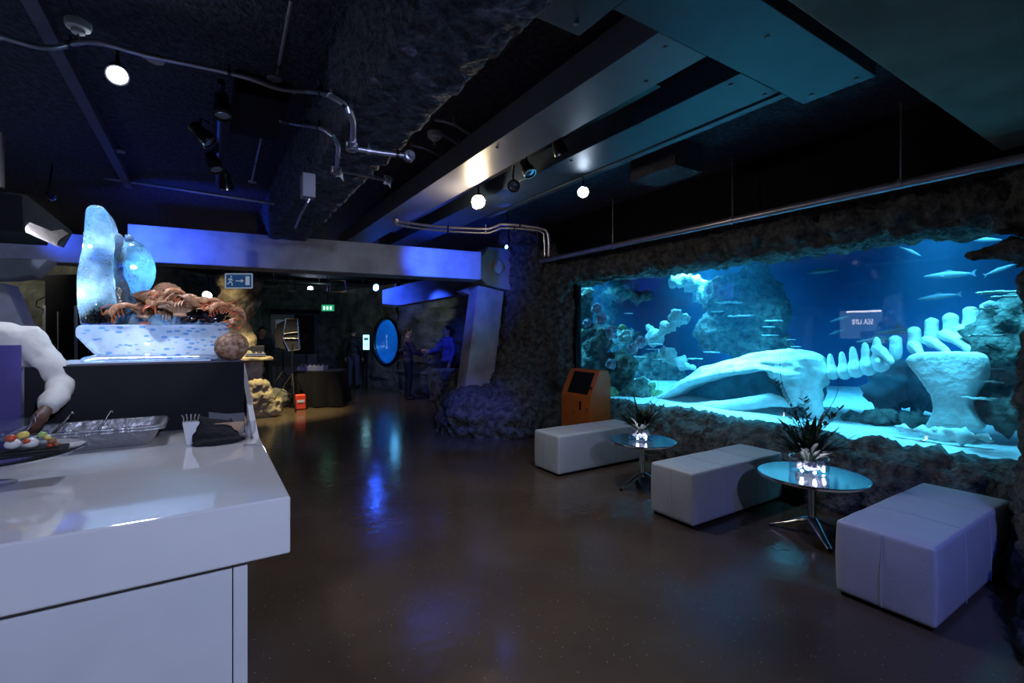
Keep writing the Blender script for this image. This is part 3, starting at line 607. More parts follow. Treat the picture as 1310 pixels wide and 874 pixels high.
def bowl(label, cx, cy, z, r, h, seed, big):
    random.seed(seed); t = thing('flower_bowl', label, 'flower arrangement', (cx, cy, z))
    MB().lathe([(r*.7, 0), (r*.98, .006), (r, .02), (r, h), (r-.004, h), (r-.004, .02), (r*.9, .012), (.001, .010)], c=(cx, cy, z), seg=48).build('vase', M['thin'], t, smooth=True)
    for k in range(26):
        a = random.uniform(0, 2*pi); q = random.uniform(0, r-.045); s_ = random.uniform(.016, .03)
        MB().ell((cx+q*cos(a), cy+q*sin(a), z+.012+s_+.05*random.random()), (s_, s_*.85, s_*.75), rot=(a, q, a)).build('pebble', M['pebble'], t, smooth=True)
    MB().ell((cx+.02, cy-.02, z+.066), .050, sub=3).build('silver_ball', mat('pearl_ball', (.7, .72, .8), .25, .3), t, smooth=True)
    for dx, dy in ((-.06, -.07), (.045, -.085), (-.085, .01)) if big else ((-.075, -.02), (-.03, -.085)):
        MB().ell((cx+dx, cy+dy, z+.03), .009).build('led_light', LED, t)
        light('led_glow', 'POINT', (cx+dx*1.02, cy+dy*1.02, z+.055), .13, (.7, .75, 1), shadow_soft_size=.015)
    b = V((cx, cy, z+h*.8)); mb = MB()
    for k in range(110 if big else 80):            # dense collar of short leaves
        a = random.uniform(0, 2*pi); strap(mb, b+V((cos(a), sin(a), 0))*.03, a, random.uniform(.13, .30), random.uniform(.3, 1.2), random.uniform(.012, .022), random.uniform(.1, .7))
    mb.build('foliage', M['leaf'], t)
    for k in range(6 if big else 9):
        a = k*2.4+.5; strap(MB(), b, a, random.uniform(.25, .44), random.uniform(.2, .9), random.uniform(.018, .028), random.uniform(0, .45)).build('long_leaf', M['leaf'], t)
    for az, ln, lean in (((2.6, .62, .5), (3.4, .50, .35), (-.8, .42, .55), (-.3, .34, .8)) if big else ((-.6, .36, .6), (2.2, .30, .5), (.2, .28, .8))):
        sprig('sprig', b, az, ln, lean, t, 34 if big else 22, .065 if big else .05)
    for k in range(9 if big else 4): sprig('sprig', b, random.uniform(0, 6.28), random.uniform(.24, .44)*(1 if big else .7), random.uniform(.5, 1.1), t, 26, .055)
    for az, ln in (((-1.0, .70), (2.5, .85), (.4, .45)) if big else ((2.6, .5), (-.9, .55))): curly(b, az, ln, t)
    return t
bowl('large glass flower bowl with dark leaves and tall twigs on the nearer round table', 3.945, 1.90, .471, .135, .125, 3, True)
bowl('smaller glass flower bowl with dark strap leaves on the farther round table', 3.745, 3.42, .471, .125, .115, 5, False)
random.seed(11)
# orange kiosk
kx, ky, kw, kd, kh = 4.2, 4.70, .60, .36, 1.07
t = thing('touchscreen_kiosk', 'orange metal touchscreen kiosk with sloped top behind the farthest ottoman', 'kiosk', (kx+kd/2, ky+kw/2, 0))
prof = [(kx, ky, 0), (kx, ky, .73), (kx+.16, ky, kh), (kx+kd-.05, ky, kh), (kx+kd, ky, kh-.10), (kx+kd, ky, 0)]
MB().prism(prof, (0, kw, 0)).build('cabinet', M['orange'], t, bevel=.008)
sl = V((.16, 0, kh-.73)).normalized(); nr = V((-sl.z, 0, sl.x))
def onslope(u, w, off=0): return V((kx, ky+w*kw, .73))+sl*(u*.376)+nr*off
MB().prism([onslope(.08, .12), onslope(.08, .80), onslope(.90, .80), onslope(.90, .12)], nr*.008).build('screen_frame', M['black'], t)
MB().prism([onslope(.12, .15, .008), onslope(.12, .77, .008), onslope(.86, .77, .008), onslope(.86, .15, .008)], nr*.003).build('screen', M['screen_dark'], t)
b = onslope(.32, .05, .01); MB().tube([b, b+nr*.03], .016, 14).tube([b+nr*.03, b+nr*.045+V((0, -.03, 0))], .01, 10).build('key_switch', M['black_metal'], t, smooth=True)
for w, z, r in ((.10, .57, .028), (.88, .62, .024)):
    MB().tube([(kx+.002, ky+w*kw, z), (kx-.010, ky+w*kw, z)], r, 20).build('round_button', M['orange'], t, smooth=True); MB().tube([(kx-.008, ky+w*kw, z), (kx-.012, ky+w*kw, z)], r*.5, 16).build('button_centre', M['black_metal'], t)
MB().bb((kx-.006, ky+.30*kw, .54), (kx, ky+.36*kw, .66)).build('coin_slot', M['black'], t, bevel=.003)
MB().lathe([(.012, 0), (.012, .01)], M=Matrix.Translation((kx, ky+.55*kw, .50)) @ Euler((0, -pi/2, 0)).to_matrix().to_4x4(), seg=14).build('lock', M['chrome'], t)
# =================== COUNTER ===================
hc = 1.0; cx1 = .24
fy = 1.775
t = thing('serving_counter', 'glossy white serving counter filling the lower left foreground', 'counter', (-1.2, 2.6, 0))
MB().prism([(-3.2, fy, hc-.192), (cx1, fy, hc-.192), (cx1, 4.05, hc-.192), (-.80, 4.05, hc-.192), (-.80, 3.06, hc-.192), (-3.2, 3.06, hc-.192)], (0, 0, .192)).build('worktop', M['white_lam'], t, bevel=.007)
bx = onY(316, 800, fy+.10).x
MB().bb((-3.15, fy+.075, 0), (bx-.045, 2.98, hc-.192)).build('front_panel', M['white_matt'], t, bevel=.002)
MB().bb((bx-.042, fy+.07, 0), (bx, 4.0, hc-.192)).build('end_panel', M['white_matt'], t, bevel=.003)
# plinth with black cloth
PX, PY, PZ = .193, 3.35, 1.385
t = thing('display_plinth', 'tall black-draped display plinth on the white counter carrying the ice carving', 'display plinth', (-.6, 3.7, hc))
MB().bb((-.775, PY, hc), (PX, 4.0, PZ)).build('black_drape', M['black_cloth'], t, bevel=.006)
MB().prism([(PX+.012, 2.86, hc), (PX+.012, 3.66, 1.245), (PX+.012, 4.02, 1.34), (PX+.012, 4.02, hc)], (.03, 0, 0)).build('side_wing', M['white_matt'], t, bevel=.003)
MB().bb((-.77, PY+.02, PZ), (PX-.01, 3.98, PZ+.006)).build('plinth_top', mat('grey_cloth', (.12, .11, .15), .9), t)
t = thing('led_light_box', 'thin glowing white light box under the ice carving', 'light box', (-.5, 3.6, PZ+.006))
MB().bb((-.69, 3.46, PZ+.006), (.02, 3.85, PZ+.012)).build('panel', emit('led_panel_face', (.45, .60, 1), .8), t)
# ice carving
IY = 3.42; zB = PZ+.012
t = thing('ice_sculpture', 'tall clear ice sculpture with frosted boat-shaped base glowing blue white', 'ice sculpture', (-.45, 3.6, zB))
def P2(pts, Y=IY): return [onY(a, b, Y) for a, b in pts]
base = P2([(101, 458), (122, 455), (277, 454), (280, 461)]); base = [base[0], base[1], base[2], base[3]]
zt = base[1].z
MB().prism([(base[0].x, IY, zB), (base[0].x, IY, zt-.01), (base[1].x, IY, zt), (base[3].x, IY, zt), (base[3].x, IY, zB)], (0, .46, 0)).build('base_slab', M['ice_frost'], t, remesh=.014, soft=3)
tr_ = P2([(96.5, 430), (97, 419), (102, 415.5), (291, 415.5), (294, 430), (277, 455), (122, 455)])
MB().prism([p-V((0, .02, 0)) for p in tr_], (0, .50, 0)).build('tray', M['ice_frost'], t, remesh=.014, soft=3)
zT = tr_[3].z
fig = P2([(102, 416), (98, 392), (96.6, 360), (100, 334), (105, 312), (107.5, 276), (110, 264), (119, 260.5), (131, 263), (139, 273), (144, 289), (146, 305), (144, 330), (143, 362), (150, 388), (149, 416)], 3.50)
MB().prism(fig, (0, .24, 0)).build('body', M['ice'], t, remesh=.012, soft=6)
f2 = P2([(146, 416), (147, 350), (146, 298), (156, 298), (160, 330), (166, 372), (168, 416)], 3.52)
MB().prism(f2, (0, .22, 0)).build('fin_panel', M['ice'], t, remesh=.012, soft=4)
gc = onY(171, 342, 3.60); MB().ell(gc, (.105, .11, .165), rot=(0, -.12, 0), sub=4).build('globe', M['ice'], t, smooth=True)
MB().prism(P2([(159, 300), (168, 299), (171, 309), (160, 312)], 3.54), (0, .14, 0)).build('globe_cap', M['ice'], t, remesh=.008, soft=3)
st = P2([(160, 345), (166, 374), (182, 416), (160, 416)], 3.53); MB().prism(st, (0, .2, 0)).build('globe_stand', M['ice'], t, remesh=.010, soft=4)
# =================== SEAFOOD ===================
def prawn(name, label, group, m=None):
    m = m or M['prawn']; t = thing(name, label, 'prawn', (0, 0, 0), group=group)
    pts = [V((.055*cos(a), 0, .045*sin(a))) for a in [pi*1.05-i*.32 for i in range(9)]]
    pts = [V((-.085, 0, -.012)), V((-.07, 0, .008))]+pts
    rs = [.004, .013, .016, .017, .017, .016, .015, .013, .011, .009, .006]
    MB().tube(pts, rs, 12, flat=.85).build('body', m, t, smooth=True)
    e = pts[-1]; mb = MB()
    for s_ in (-.5, 0, .5): mb.sheet([[e, e+V((.001, 0, 0))], [e+V((.014, s_*.03-.006, -.02)), e+V((.014, s_*.03+.006, -.02))], [e+V((.012, s_*.04-.004, -.036)), e+V((.012, s_*.04+.004, -.036))]])
    mb.build('tail_fan', M['prawn_red'], t)
    mb = MB()
    for k in range(5):
        for s_ in (-1, 1): mb.tube([pts[2+k]+V((0, 0, -.012)), pts[2+k]+V((.004, s_*.014, -.03)), pts[2+k]+V((.012, s_*.018, -.044))], .0018, 5)
    mb.build('legs', M['prawn_red'], t)
    for s_ in (-1, 1): MB().tube([pts[0], pts[0]+V((-.01, s_*.012, .03)), pts[0]+V((.02, s_*.03, .05)), pts[0]+V((.06, s_*.05, .05))], [.0018, .0014, .001, .0005], 5).build('antenna', M['prawn_red'], t)
    MB().ell(pts[1]+V((0, .012, .008)), .003).ell(pts[1]+V((0, -.012, .008)), .003).build('eyes', M['black'], t)
    return t
def crab(name, label, group=None):
    t = thing(name, label, 'crab', (0, 0, 0), group=group)
    MB().ell((0, 0, .03), (.085, .058, .026), sub=3).ell((0, .02, .022), (.07, .05, .02)).build('carapace', M['crab'], t, remesh=.006, soft=1, disp=lambda c: .002*noise.noise(c*90))
    for s_ in (-1, 1):
        c = MB().cap((s_*.07, -.035, .025), (s_*.105, -.07, .03), .012, .016).cap((s_*.105, -.07, .03), (s_*.07, -.115, .03), .020, .022).cap((s_*.07, -.115, .03), (s_*.025, -.125, .034), .012, .004).cap((s_*.075, -.11, .022), (s_*.03, -.14, .02), .010, .003)
        c.build('claw', M['crab_claw'], t, remesh=.005, soft=1)
        for k in range(4):
            y = -.015+k*.018; MB().tube([(s_*.07, y, .025), (s_*.11, y+.006, .045), (s_*.14, y+.014, .02), (s_*.15, y+.016, .0)], [.007, .007, .005, .002], 8).build('leg', M['crab_claw'], t, smooth=True)
    MB().ell((.014, -.056, .038), .004).ell((-.014, -.056, .038), .004).build('eyes', M['black'], t)
    return t
def mussel(name, label, group):
    t = thing(name, label, 'mussel', (0, 0, 0), group=group)
    for s_ in (-1, 1):
        rows = []
        for i in range(9):
            u = i/8; w = .017*sin(pi*min(1, .15+u*.85))**.6 if u < 1 else .001
            rows.append([V((u*.06-.03, -w+2*w*j/6, s_*(.003+.017*sin(pi*j/6)*sin(pi*(.1+.85*u))))) for j in range(7)])
        MB().sheet(rows, .001).build('shell_half', M['mussel'], t, smooth=True)
    MB().ell((0, 0, 0), (.02, .010, .004)).build('flesh', M['crab_claw'], t, smooth=True); return t
def scallop(name, label, group):
    t = thing(name, label, 'shell', (0, 0, 0), group=group); rows = []
    for i in range(9):
        r = .012+i*.0085; rows.append([V((r*sin(a), r*cos(a)-.03, .014*sin(pi*i/9)+.002*cos(a*22)*i/8)) for a in [-1.15+2.3*j/36 for j in range(37)]])
    MB().sheet(rows, .002).build('fan', M['shell'], t, smooth=True)
    MB().bb((-.022, -.032, -.002), (.022, -.018, .006)).build('hinge', M['shell'], t, bevel=.002); return t
GP, GM, GS = 'prawns in the seafood pile', 'black mussels in the seafood pile', 'open scallop shells in the seafood pile'
def put(kind, proto, spots):
    for k, (px, py, Y, rot, sc, lb) in enumerate(spots):
        o = proto if k == 0 else copy_tree(proto); place(o, onY(px, py, Y), rot, sc, label=lb)
pr = prawn('prawn', '', GP)
L_ = 'cooked prawn in the seafood pile, '
put('prawn', pr, [(163, 403, 3.46, (.1, .1, .2), 1.25, L_+'lying at its left end beside the ice sculpture'), (190, 403, 3.43, (.3, .9, 1.9), 1.6, L_+'hanging over the front lip of the ice tray'),
    (284, 400, 3.46, (.2, .2, .4), 1.2, L_+'right end above the mussels'), (289, 418, 3.44, (1.2, .5, 2.2), 1.2, L_+'draped over the right end of the ice tray'), (300, 408, 3.48, (.9, 1.2, 1.0), 1.2, L_+'outermost at the right, pointing away'),
    (240, 389, 3.56, (.1, -.2, 2.6), 1.2, L_+'on top behind the crab'), (262, 396, 3.58, (.3, .2, 3.2), 1.2, L_+'behind the mussels'), (225, 384, 3.62, (.2, .4, .5), 1.3, L_+'upper middle, behind the shells'),
    (274, 395, 3.52, (.3, 0, -.3), 1.3, L_+'lying flat above the dark mussels, right of middle')])
cr = crab('crab', '')
put('crab', cr, [(216, 400, 3.50, (-.5, .1, .1), 1.15, 'large brown crab in the middle of the seafood pile facing the camera'), (246, 399, 3.56, (-.3, .2, 1.2), .95, 'smaller brown crab turned sideways right of the large crab'), (200, 396, 3.60, (.2, -.5, 2.2), 1.0, 'brown crab tilted against the ice at the left of the pile')])
mu = mussel('mussel', '', GM); sp = []
for k in range(16):
    px = 238+k*3.6+random.uniform(-2, 2); sp.append((px, 409-(k % 3)*4.5, 3.44+.03*(k % 3), (random.uniform(-.6, .6), random.uniform(-.5, .5), random.uniform(0, 6)), random.uniform(.9, 1.25), 'black mussel in the row along the front of the seafood pile'))
put('mussel', mu, sp)
sc_ = scallop('scallop_shell', '', GS)
put('shell', sc_, [(196, 390, 3.55, (1.1, .3, .5), 1.7, 'tan fan shell standing tilted at the top left of the seafood pile'), (212, 380, 3.60, (1.3, -.5, .9), 1.7, 'tan fan shell at the very top of the seafood pile'), (186, 400, 3.48, (.9, .2, -.2), 1.4, 'tan fan shell low at the front left of the seafood pile'), (228, 398, 3.46, (.8, 0, .3), 1.5, 'tan fan shell leaning on the large crab')])
# long crab legs sticking up
for k, (a, b, lb) in enumerate((((196, 399), (218, 371), 'long pale crab leg pointing up left of the pile top'), ((202, 400), (224, 374), 'long orange crab leg pointing up beside the paler one'), ((262, 402), (289, 396), 'crab leg lying over the mussels to the right'), ((250, 398), (284, 399), 'crab leg lying lowest at the right of the pile'))):
    A_, B_ = onY(a[0], a[1], 3.50), onY(b[0], b[1], 3.55); m_ = A_.lerp(B_, .5)+V((0, 0, .015))
    t = thing('crab_limb', lb, 'crab leg', A_, group='loose crab legs in the seafood pile')
    MB().tube([A_, A_.lerp(m_, .6), m_], [.016, .017, .012], 10).build('upper_segment', M['crab_claw'], t, smooth=True); MB().tube([m_, m_.lerp(B_, .5), B_], [.013, .012, .003], 10).build('lower_segment', M['crab'], t, smooth=True)
# crushed ice heap carrying the pile
mb = MB(); h0 = onY(152, 412, 3.6); h1 = onY(288, 412, 3.6)
for k in range(26):
    u = k/25; mb.ell((h0.x+(h1.x-h0.x)*u, 3.6+random.uniform(-.07, .08), zT-.005), (.045, .055, .03+.085*max(0, 1-abs(u-.35)/.5)))
props(mb.build('crushed_ice', M['ice_frost'], remesh=.012, disp=lambda c: .008*noise.noise(c*60)), 'heap of crushed ice under the seafood pile on the ice tray', 'crushed ice', kind='stuff')
# knobbly spider crab at the plinth's right corner
c = onY(296, 447, 3.42); t = thing('spider_crab', 'round knobbly brown spider crab shell at the right corner of the black plinth', 'crab', (c.x, c.y, PZ+.006))
rr_ = .092; MB().ell((c.x, c.y, PZ+.006+rr_*.93), (rr_, rr_, rr_*.92), sub=4).build('shell', M['urchin'], t, smooth=True, disp=lambda q: .012*max(0, noise.noise(q*75))+.006*noise.noise(q*160))
for k in range(0):
    a = -2.4+k*.5; b_ = V((c.x, c.y, PZ+.14)); d = V((cos(a), .4*sin(a), 0)); MB().tube([b_+d*.05, b_+d*.08+V((0, 0, .06)), b_+d*.10+V((0, 0, .10+.02*k % 3*.01)), b_+d*.085+V((0, 0, .13))], [.011, .010, .008, .003], 8).build('leg', M['crab_claw'], t, smooth=True)
# =================== THINGS ON THE COUNTER ===================
def foil_tray(name, label, x0, y0, x1, y1, z, h, fl, rim=.02):
    t = thing(name, label, 'foil tray', ((x0+x1)/2, (y0+y1)/2, z))
    def loop(ins, zz, n=9, wr=0):
        pts = []; a, b, c, d = x0+ins, y0+ins, x1-ins, y1-ins; r = .035
        for (cx, cy, s0) in ((c-r, b+r, -pi/2), (c-r, d-r, 0), (a+r, d-r, pi/2), (a+r, b+r, pi)):
            for i in range(n): an = s0+pi/2*i/(n-1); pts.append(V((cx+r*cos(an), cy+r*sin(an), zz)))
            nxt = None
        out = []
        for i in range(len(pts)):
            p, q = pts[i], pts[(i+1) % len(pts)]; out.append(p)
            L0 = (q-p).length
            if L0 > .06:
                m = int(L0/.011)
                for k in range(1, m): out.append(p.lerp(q, k/m))
        cxx, cyy = (x0+x1)/2, (y0+y1)/2
        out = [p+V((p.x-cxx, p.y-cyy, 0)).normalized()*(wr*(1 if i % 2 else -1)) for i, p in enumerate(out)]
        return out+[out[0]]
    ls = [loop(fl+.02, z+.006), loop(fl, z+.002), loop(fl*.5, z+h*.5, wr=.0018), loop(.004, z+h*.92, wr=.0022), loop(0, z+h), loop(-rim, z+h+.001), loop(-rim-.003, z+h-.006)]
    n = min(len(l) for l in ls); ls = [[l[int(i*(len(l)-1)/(n-1))] for i in range(n)] for l in ls]
    MB().sheet(ls, .0012).build('walls', M['foil'], t, smooth=True)
    a, b, c_, d = x0+fl, y0+fl, x1-fl, y1-fl; MB().bb((a+.012, b+.012, z+.001), (c_-.012, d-.012, z+.004)).build('bottom', M['foil'], t); return t
# tray bottom: corners read off the photo, set on the counter
ft = foil_tray('foil_tray', 'lower crinkled foil serving tray with ribbed sides in front of the black plinth', -.74, 2.97, -.20, 3.29, hc, .085, .035)
ft2 = foil_tray('foil_tray', 'upper foil tray nested inside the lower one, holding dark sauce and tongs', -.738, 2.972, -.202, 3.288, hc+.012, .085, .035)
sa = MB(); sa.bb((-.70, 3.01, hc+.045), (-.24, 3.25, hc+.058)); bmesh.ops.subdivide_edges(sa.bm, edges=sa.bm.edges[:], cuts=14, use_grid_fill=True)
props(sa.build('dark_stew', M['sauce'], smooth=True, disp=lambda c: .006*noise.noise(c*45)), 'dark red stewed food in the foil tray', 'food', kind='stuff')
for k, (a, b, lb) in enumerate((((35, 545), (50, 532), 'leftmost dark serving tongs sticking out of the foil tray'), ((66, 553), (93, 528), 'middle dark serving tongs sticking out of the foil tray'), ((126, 547), (143, 526), 'rightmost dark serving tongs sticking out of the foil tray'))):
    A_, B_ = onY(a[0], a[1]+3, 3.12), onY(b[0], b[1], 3.24); t = thing('serving_tongs', lb, 'tongs', A_, group='tongs in the foil tray')
    sd = V((0, .012, 0))
    for s_ in (-1, 1): MB().tube([A_+sd*s_*.6+V((0, 0, -.0)), A_.lerp(B_, .5)+sd*s_*1.2, B_+sd*s_*1.5+V((.003*s_, 0, 0))], [.006, .005, .006], 8, flat=.4).build('arm', M['black_metal'], t, smooth=True)
    MB().ell(B_, (.010, .02, .008)).build('joint', M['steel'], t, smooth=True)
# black napkin pile, white cup, tan card box
nx0, ny0 = onz(238, 572, hc), onz(312, 575, hc)
c = onz(274, 570, hc)
c = V((c.x, c.y+.10, hc))
cp = onz(239, 572, hc)+V((.02, .06, 0))
t = thing('square_cup', 'tall white square paper cup left of the black napkin', 'cup', (cp.x, cp.y, hc))
MB().prism([(cp.x-.022, cp.y-.022, hc), (cp.x+.022, cp.y-.022, hc), (cp.x+.032, cp.y-.032, hc+.115), (cp.x-.040, cp.y-.032, hc+.115)], (0, .05, 0)).build('cup_wall', M['white_matt'], t, bevel=.003)
for k in range(5):
    q = V((cp.x-.03+.013*k, cp.y-.01, hc+.10)); MB().tube([q, q+V((.002*k-.004, 0, .04)), q+V((.006*k-.012, -.003, .052))], .004, 8).build('cutlery_end', M['steel'], t, smooth=True)
t = thing('card_box', 'low tan card box partly covered by the black napkin', 'box', (c.x+.05, c.y+.03, hc))
x0, x1, y0, y1 = cp.x+.06, onz(326, 575, hc).x-.02, cp.y+.0, cp.y+.13
for nm, A_ in (('front_wall', [(x0+.02, y0, hc+.001), (x1-.025, y0, hc+.001), (x1, y0-.012, hc+.095), (x0, y0-.012, hc+.095)]),):
    MB().prism(A_, (0, .004, 0)).build(nm, M['paper_tan'], t)
MB().prism([(x0+.02, y1, hc+.001), (x1-.025, y1, hc+.001), (x1, y1+.012, hc+.105), (x0, y1+.012, hc+.105)], (0, -.004, 0)).build('back_wall', M['paper_tan'], t)
MB().prism([(x1-.025, y0, hc+.001), (x1-.025, y1, hc+.001), (x1, y1+.012, hc+.10), (x1, y0-.012, hc+.095)], (.004, 0, 0)).build('side_wall', M['paper_tan'], t)
MB().bb((x0+.02, y0+.004, hc+.001), (x1-.025, y1-.004, hc+.006)).build('bottom', M['paper_tan'], t)
def cloth(u, v):
    x = cp.x+.010+u*.185; y = y0-.075+v*.20
    z = hc+.016+.125*min(1, v*2.2)**.8*(1-.45*u)+.010*noise.noise(V((u*3.2, v*3, 4)))+.012*sin(u*5+v*4)*v
    if v < .12: z = hc+.006+(z-hc)*v/.12*.8
    if u > .93 or u < .06: z = hc+.008+(z-hc)*.55
    return V((x+.01*noise.noise(V((v*4, u, 0))), y-.028*sin(pi*u)*(1-v), z))
rows = [[cloth(i/18, j/14) for i in range(19)] for j in range(15)]
mb = MB()
for r_ in rows:
    for q in r_: mb.ell((q.x, q.y, (q.z+hc)/2+.003), (.013, .014, max(.008, (q.z-hc)/2+.004)), sub=1)
for k in range(7): u = k/6; q = cloth(.25+.78*u, .03); mb.ell((q.x+.012*u, q.y, hc+.016), (.022, .018, .014))
props(mb.build('black_napkin', M['black_cloth'], remesh=.006, soft=2, disp=lambda c: .004*fr(c, 22, 3)), 'crumpled black cloth napkin on the white counter beside the cup', 'napkin')
for k, (a, lb) in enumerate(((.02, 'grey folded card standing in the box above the black napkin, left one'), (.09, 'grey folded card standing in the box above the black napkin, right one'))):
    q = V((x0+a, y0+.05+.02*k, hc+.02)); props(MB().prism([q, q+V((.09, 0, 0)), q+V((.085, .02, .105)), q+V((-.01, .02, .125-.02*k))], (0, .002, 0)).build('folded_card', mat('grey_card', (.09, .09, .11), .6)), lb, 'card')
g = onz(324, 572, hc)+V((-.012, .05, 0)); t = thing('shot_glass', 'small clear stemmed glass at the right corner of the counter', 'glass', g)
MB().lathe([(.028, 0), (.028, .003), (.005, .008), (.004, .045), (.02, .055), (.026, .075), (.025, .12), (.023, .12), (.024, .076), (.018, .058), (.001, .054)], c=g, seg=28).build('glass_body', M['thin'], t, smooth=True)
g2 = g+V((-.02, .20, 0)); t = thing('shot_glass', 'small clear glass behind the first one against the white wing', 'glass', g2)
MB().lathe([(.025, 0), (.028, .10), (.026, .10), (.023, .006), (.001, .005)], c=g2, seg=28).build('glass_body', M['thin'], t, smooth=True)
# left: glass plate, acrylic card, bowl, canape
zp_ = hc+.10
g = onz(-12, 583, hc+.11); PR = .26
t = thing('glass_platter', 'round clear glass platter on a foot at the left edge of the counter', 'platter', (g.x, g.y, hc))
MB().lathe([(.07, 0), (.07, .005), (.012, .012), (.012, .098), (.05, .102), (PR-.02, .104), (PR, .112), (PR, .117), (PR-.02, .110), (.001, .108)], c=(g.x, g.y, hc), seg=64).build('dish', M['thin'], t, smooth=True)
bz = hc+.110
t = thing('canape', 'colourful canape of fruit and cheese on the glass platter at the left edge', 'canape', (g.x+.04, g.y-.02, bz))
q = V((g.x+.10, g.y+.02, bz)); 
MB().bb(q+V((-.10, -.07, 0)), q+V((.10, .06, .006))).build('slate', M['black'], t, bevel=.002)
for dx, dy, dz, r, m_ in ((.0, 0, .03, .032, 'mozz'), (-.05, .01, .03, .03, 'mozz'), (.03, .01, .062, .018, 'fruit_g'), (-.02, 0, .07, .022, 'fruit_y'), (-.05, -.01, .062, .02, 'fruit_r'), (.06, 0, .03, .018, 'meat'), (.075, -.01, .016, .014, 'meat'), (.05, -.01, .05, .014, 'fruit_y'), (-.005, -.022, .045, .014, 'fruit_r'), (.055, .0, .012, .012, 'fruit_r')):
    MB().ell(q+V((dx, dy, dz*.8+.006)), (r*.8, r*.7, r*.62), sub=3).build('morsel', M[m_], t, smooth=True, disp=lambda c: .002*noise.noise(c*80))
a, b = onY(34, 580, 1.95+.5), onY(60, 548, 2.52)
t = thing('acrylic_sheet', 'clear tilted acrylic sheet standing behind the canape', 'acrylic sheet', (g.x, g.y+.08, bz))
MB().prism([(g.x-.15, g.y+.04, bz), (g.x+.10, g.y+.04, bz), (g.x+.155, g.y+.10, bz+.07), (g.x-.10, g.y+.10, bz+.07)], (0, .003, .001)).build('sheet', M['thin'], t)
g = onz(8, 545, 1.12); g.x = onY(10, 540, 2.86).x+.02; t = thing('glass_bowl', 'clear glass bowl on a stem at the left edge behind the platter', 'bowl', (g.x-.02, 2.86, hc))
MB().lathe([(.06, 0), (.06, .004), (.01, .01), (.01, .10), (.05, .12), (.085, .17), (.088, .20), (.085, .20), (.08, .17), (.045, .125), (.001, .115)], c=(g.x-.02, 2.86, hc), seg=40).build('bowl', M['thin'], t, smooth=True)
# =================== THE TANK ===================
random.seed(21)
TX1, TY0, TY1 = 9.6, -2.6, 9.4
MB().bb((TX1, TY0, 0), (TX1+.1, TY1, CEIL)).build('wall_tank_back', M['tank'], **S)
MB().bb((GX+.07, TY1, 0), (TX1, TY1+.1, CEIL)).build('wall_tank_left', M['tank'], **S)
MB().bb((GX+.4, TY0-.1, 0), (TX1, TY0, CEIL)).build('wall_tank_right', M['tank'], **S)
mb = MB(); n = 60; rows = [[V((GX+.03+(TX1-GX-.03)*i/n, TY0+(TY1-TY0)*j/n, .50+.07*fr(V((i*.09, j*.14, 0)), 1, 3)+.10*(i/n))) for i in range(n+1)] for j in range(n+1)]
props(mb.sheet(rows).build('sand_bed', M['sand'], smooth=True), 'pale rippled sand bed on the floor of the aquarium', 'sand', kind='stuff')
wm = bpy.data.materials.new('sea_water'); wm.use_nodes = True; N = wm.node_tree.nodes; N.clear(); o = N.new('ShaderNodeOutputMaterial')
va = N.new('ShaderNodeVolumeAbsorption'); va.inputs[0].default_value = (.12, .66, .88, 1); va.inputs[1].default_value = .20
vs = N.new('ShaderNodeVolumeScatter'); vs.inputs[0].default_value = (.10, .5, .9, 1); vs.inputs[1].default_value = .035; vs.inputs['Anisotropy'].default_value = .2
ad = N.new('ShaderNodeAddShader'); wm.node_tree.links.new(va.outputs[0], ad.inputs[0]); wm.node_tree.links.new(vs.outputs[0], ad.inputs[1]); wm.node_tree.links.new(ad.outputs[0], o.inputs['Volume'])
props(MB().bb((GX+.02, TY0+.01, .35), (TX1-.01, TY1-.01, 2.84)).build('sea_water', wm), 'clear blue sea water filling the aquarium behind the glass', 'water', kind='stuff')
def X_(px, py, X, dx=0): return onX(px, py, X)+V((dx, 0, 0))
# whale skull
SX = 6.35
sk = thing('whale_skull', 'huge pale whale skull arching over the sand in the aquarium', 'whale skull', onX(950, 520, SX))
topc = [(846, 511), (862, 495), (884, 480), (910, 467), (940, 459), (968, 453), (992, 450), (1014, 449), (1032, 460)]
lowc = [(846, 515), (862, 505), (884, 494), (910, 485), (940, 479), (968, 476), (992, 474), (1014, 478), (1032, 486)]
mb = MB()
for k in range(len(topc)-1):
    for s_ in range(7):
        u = s_/7
        for (tx, lx, dx, rr_) in ((.12, None, .16, 1), (.45, None, .04, .9), (.82, None, -.05, .9), (.5, None, .30, 1.6)):
            A_ = [(topc[i][0], topc[i][1]*(1-tx)+lowc[i][1]*tx) for i in (k, k+1)]
            px = A_[0][0]*(1-u)+A_[1][0]*u; py = A_[0][1]*(1-u)+A_[1][1]*u; w = (lowc[k][1]-topc[k][1])*(1-u)+(lowc[k+1][1]-topc[k+1][1])*u
            p = X_(px, py, SX, dx); d = (p-CAM).dot(FW); mb.ell(p, (.13+.01*w, .14, w*.20*rr_*d/613+.006), sub=1)
for px, py, dx, r in ((1006, 470, .1, (.32, .30, .25)), (1028, 478, .1, (.28, .26, .26)), (1020, 500, .05, (.22, .16, .24)), (1038, 505, .0, (.16, .13, .26)), (1044, 522, -.02, (.13, .10, .14)), (1006, 495, .2, (.2, .15, .25))):
    mb.ell(X_(px, py, SX, dx), r)
mb.build('cranium', M['bone'], sk, remesh=.022, soft=2, disp=lambda c: .014*fr(c, 3, 4)+.010*sin(c.z*34+c.y*5+3*noise.noise(c*2)))
mb = MB()                                        # skull side below the beams, its shade painted as darker bone
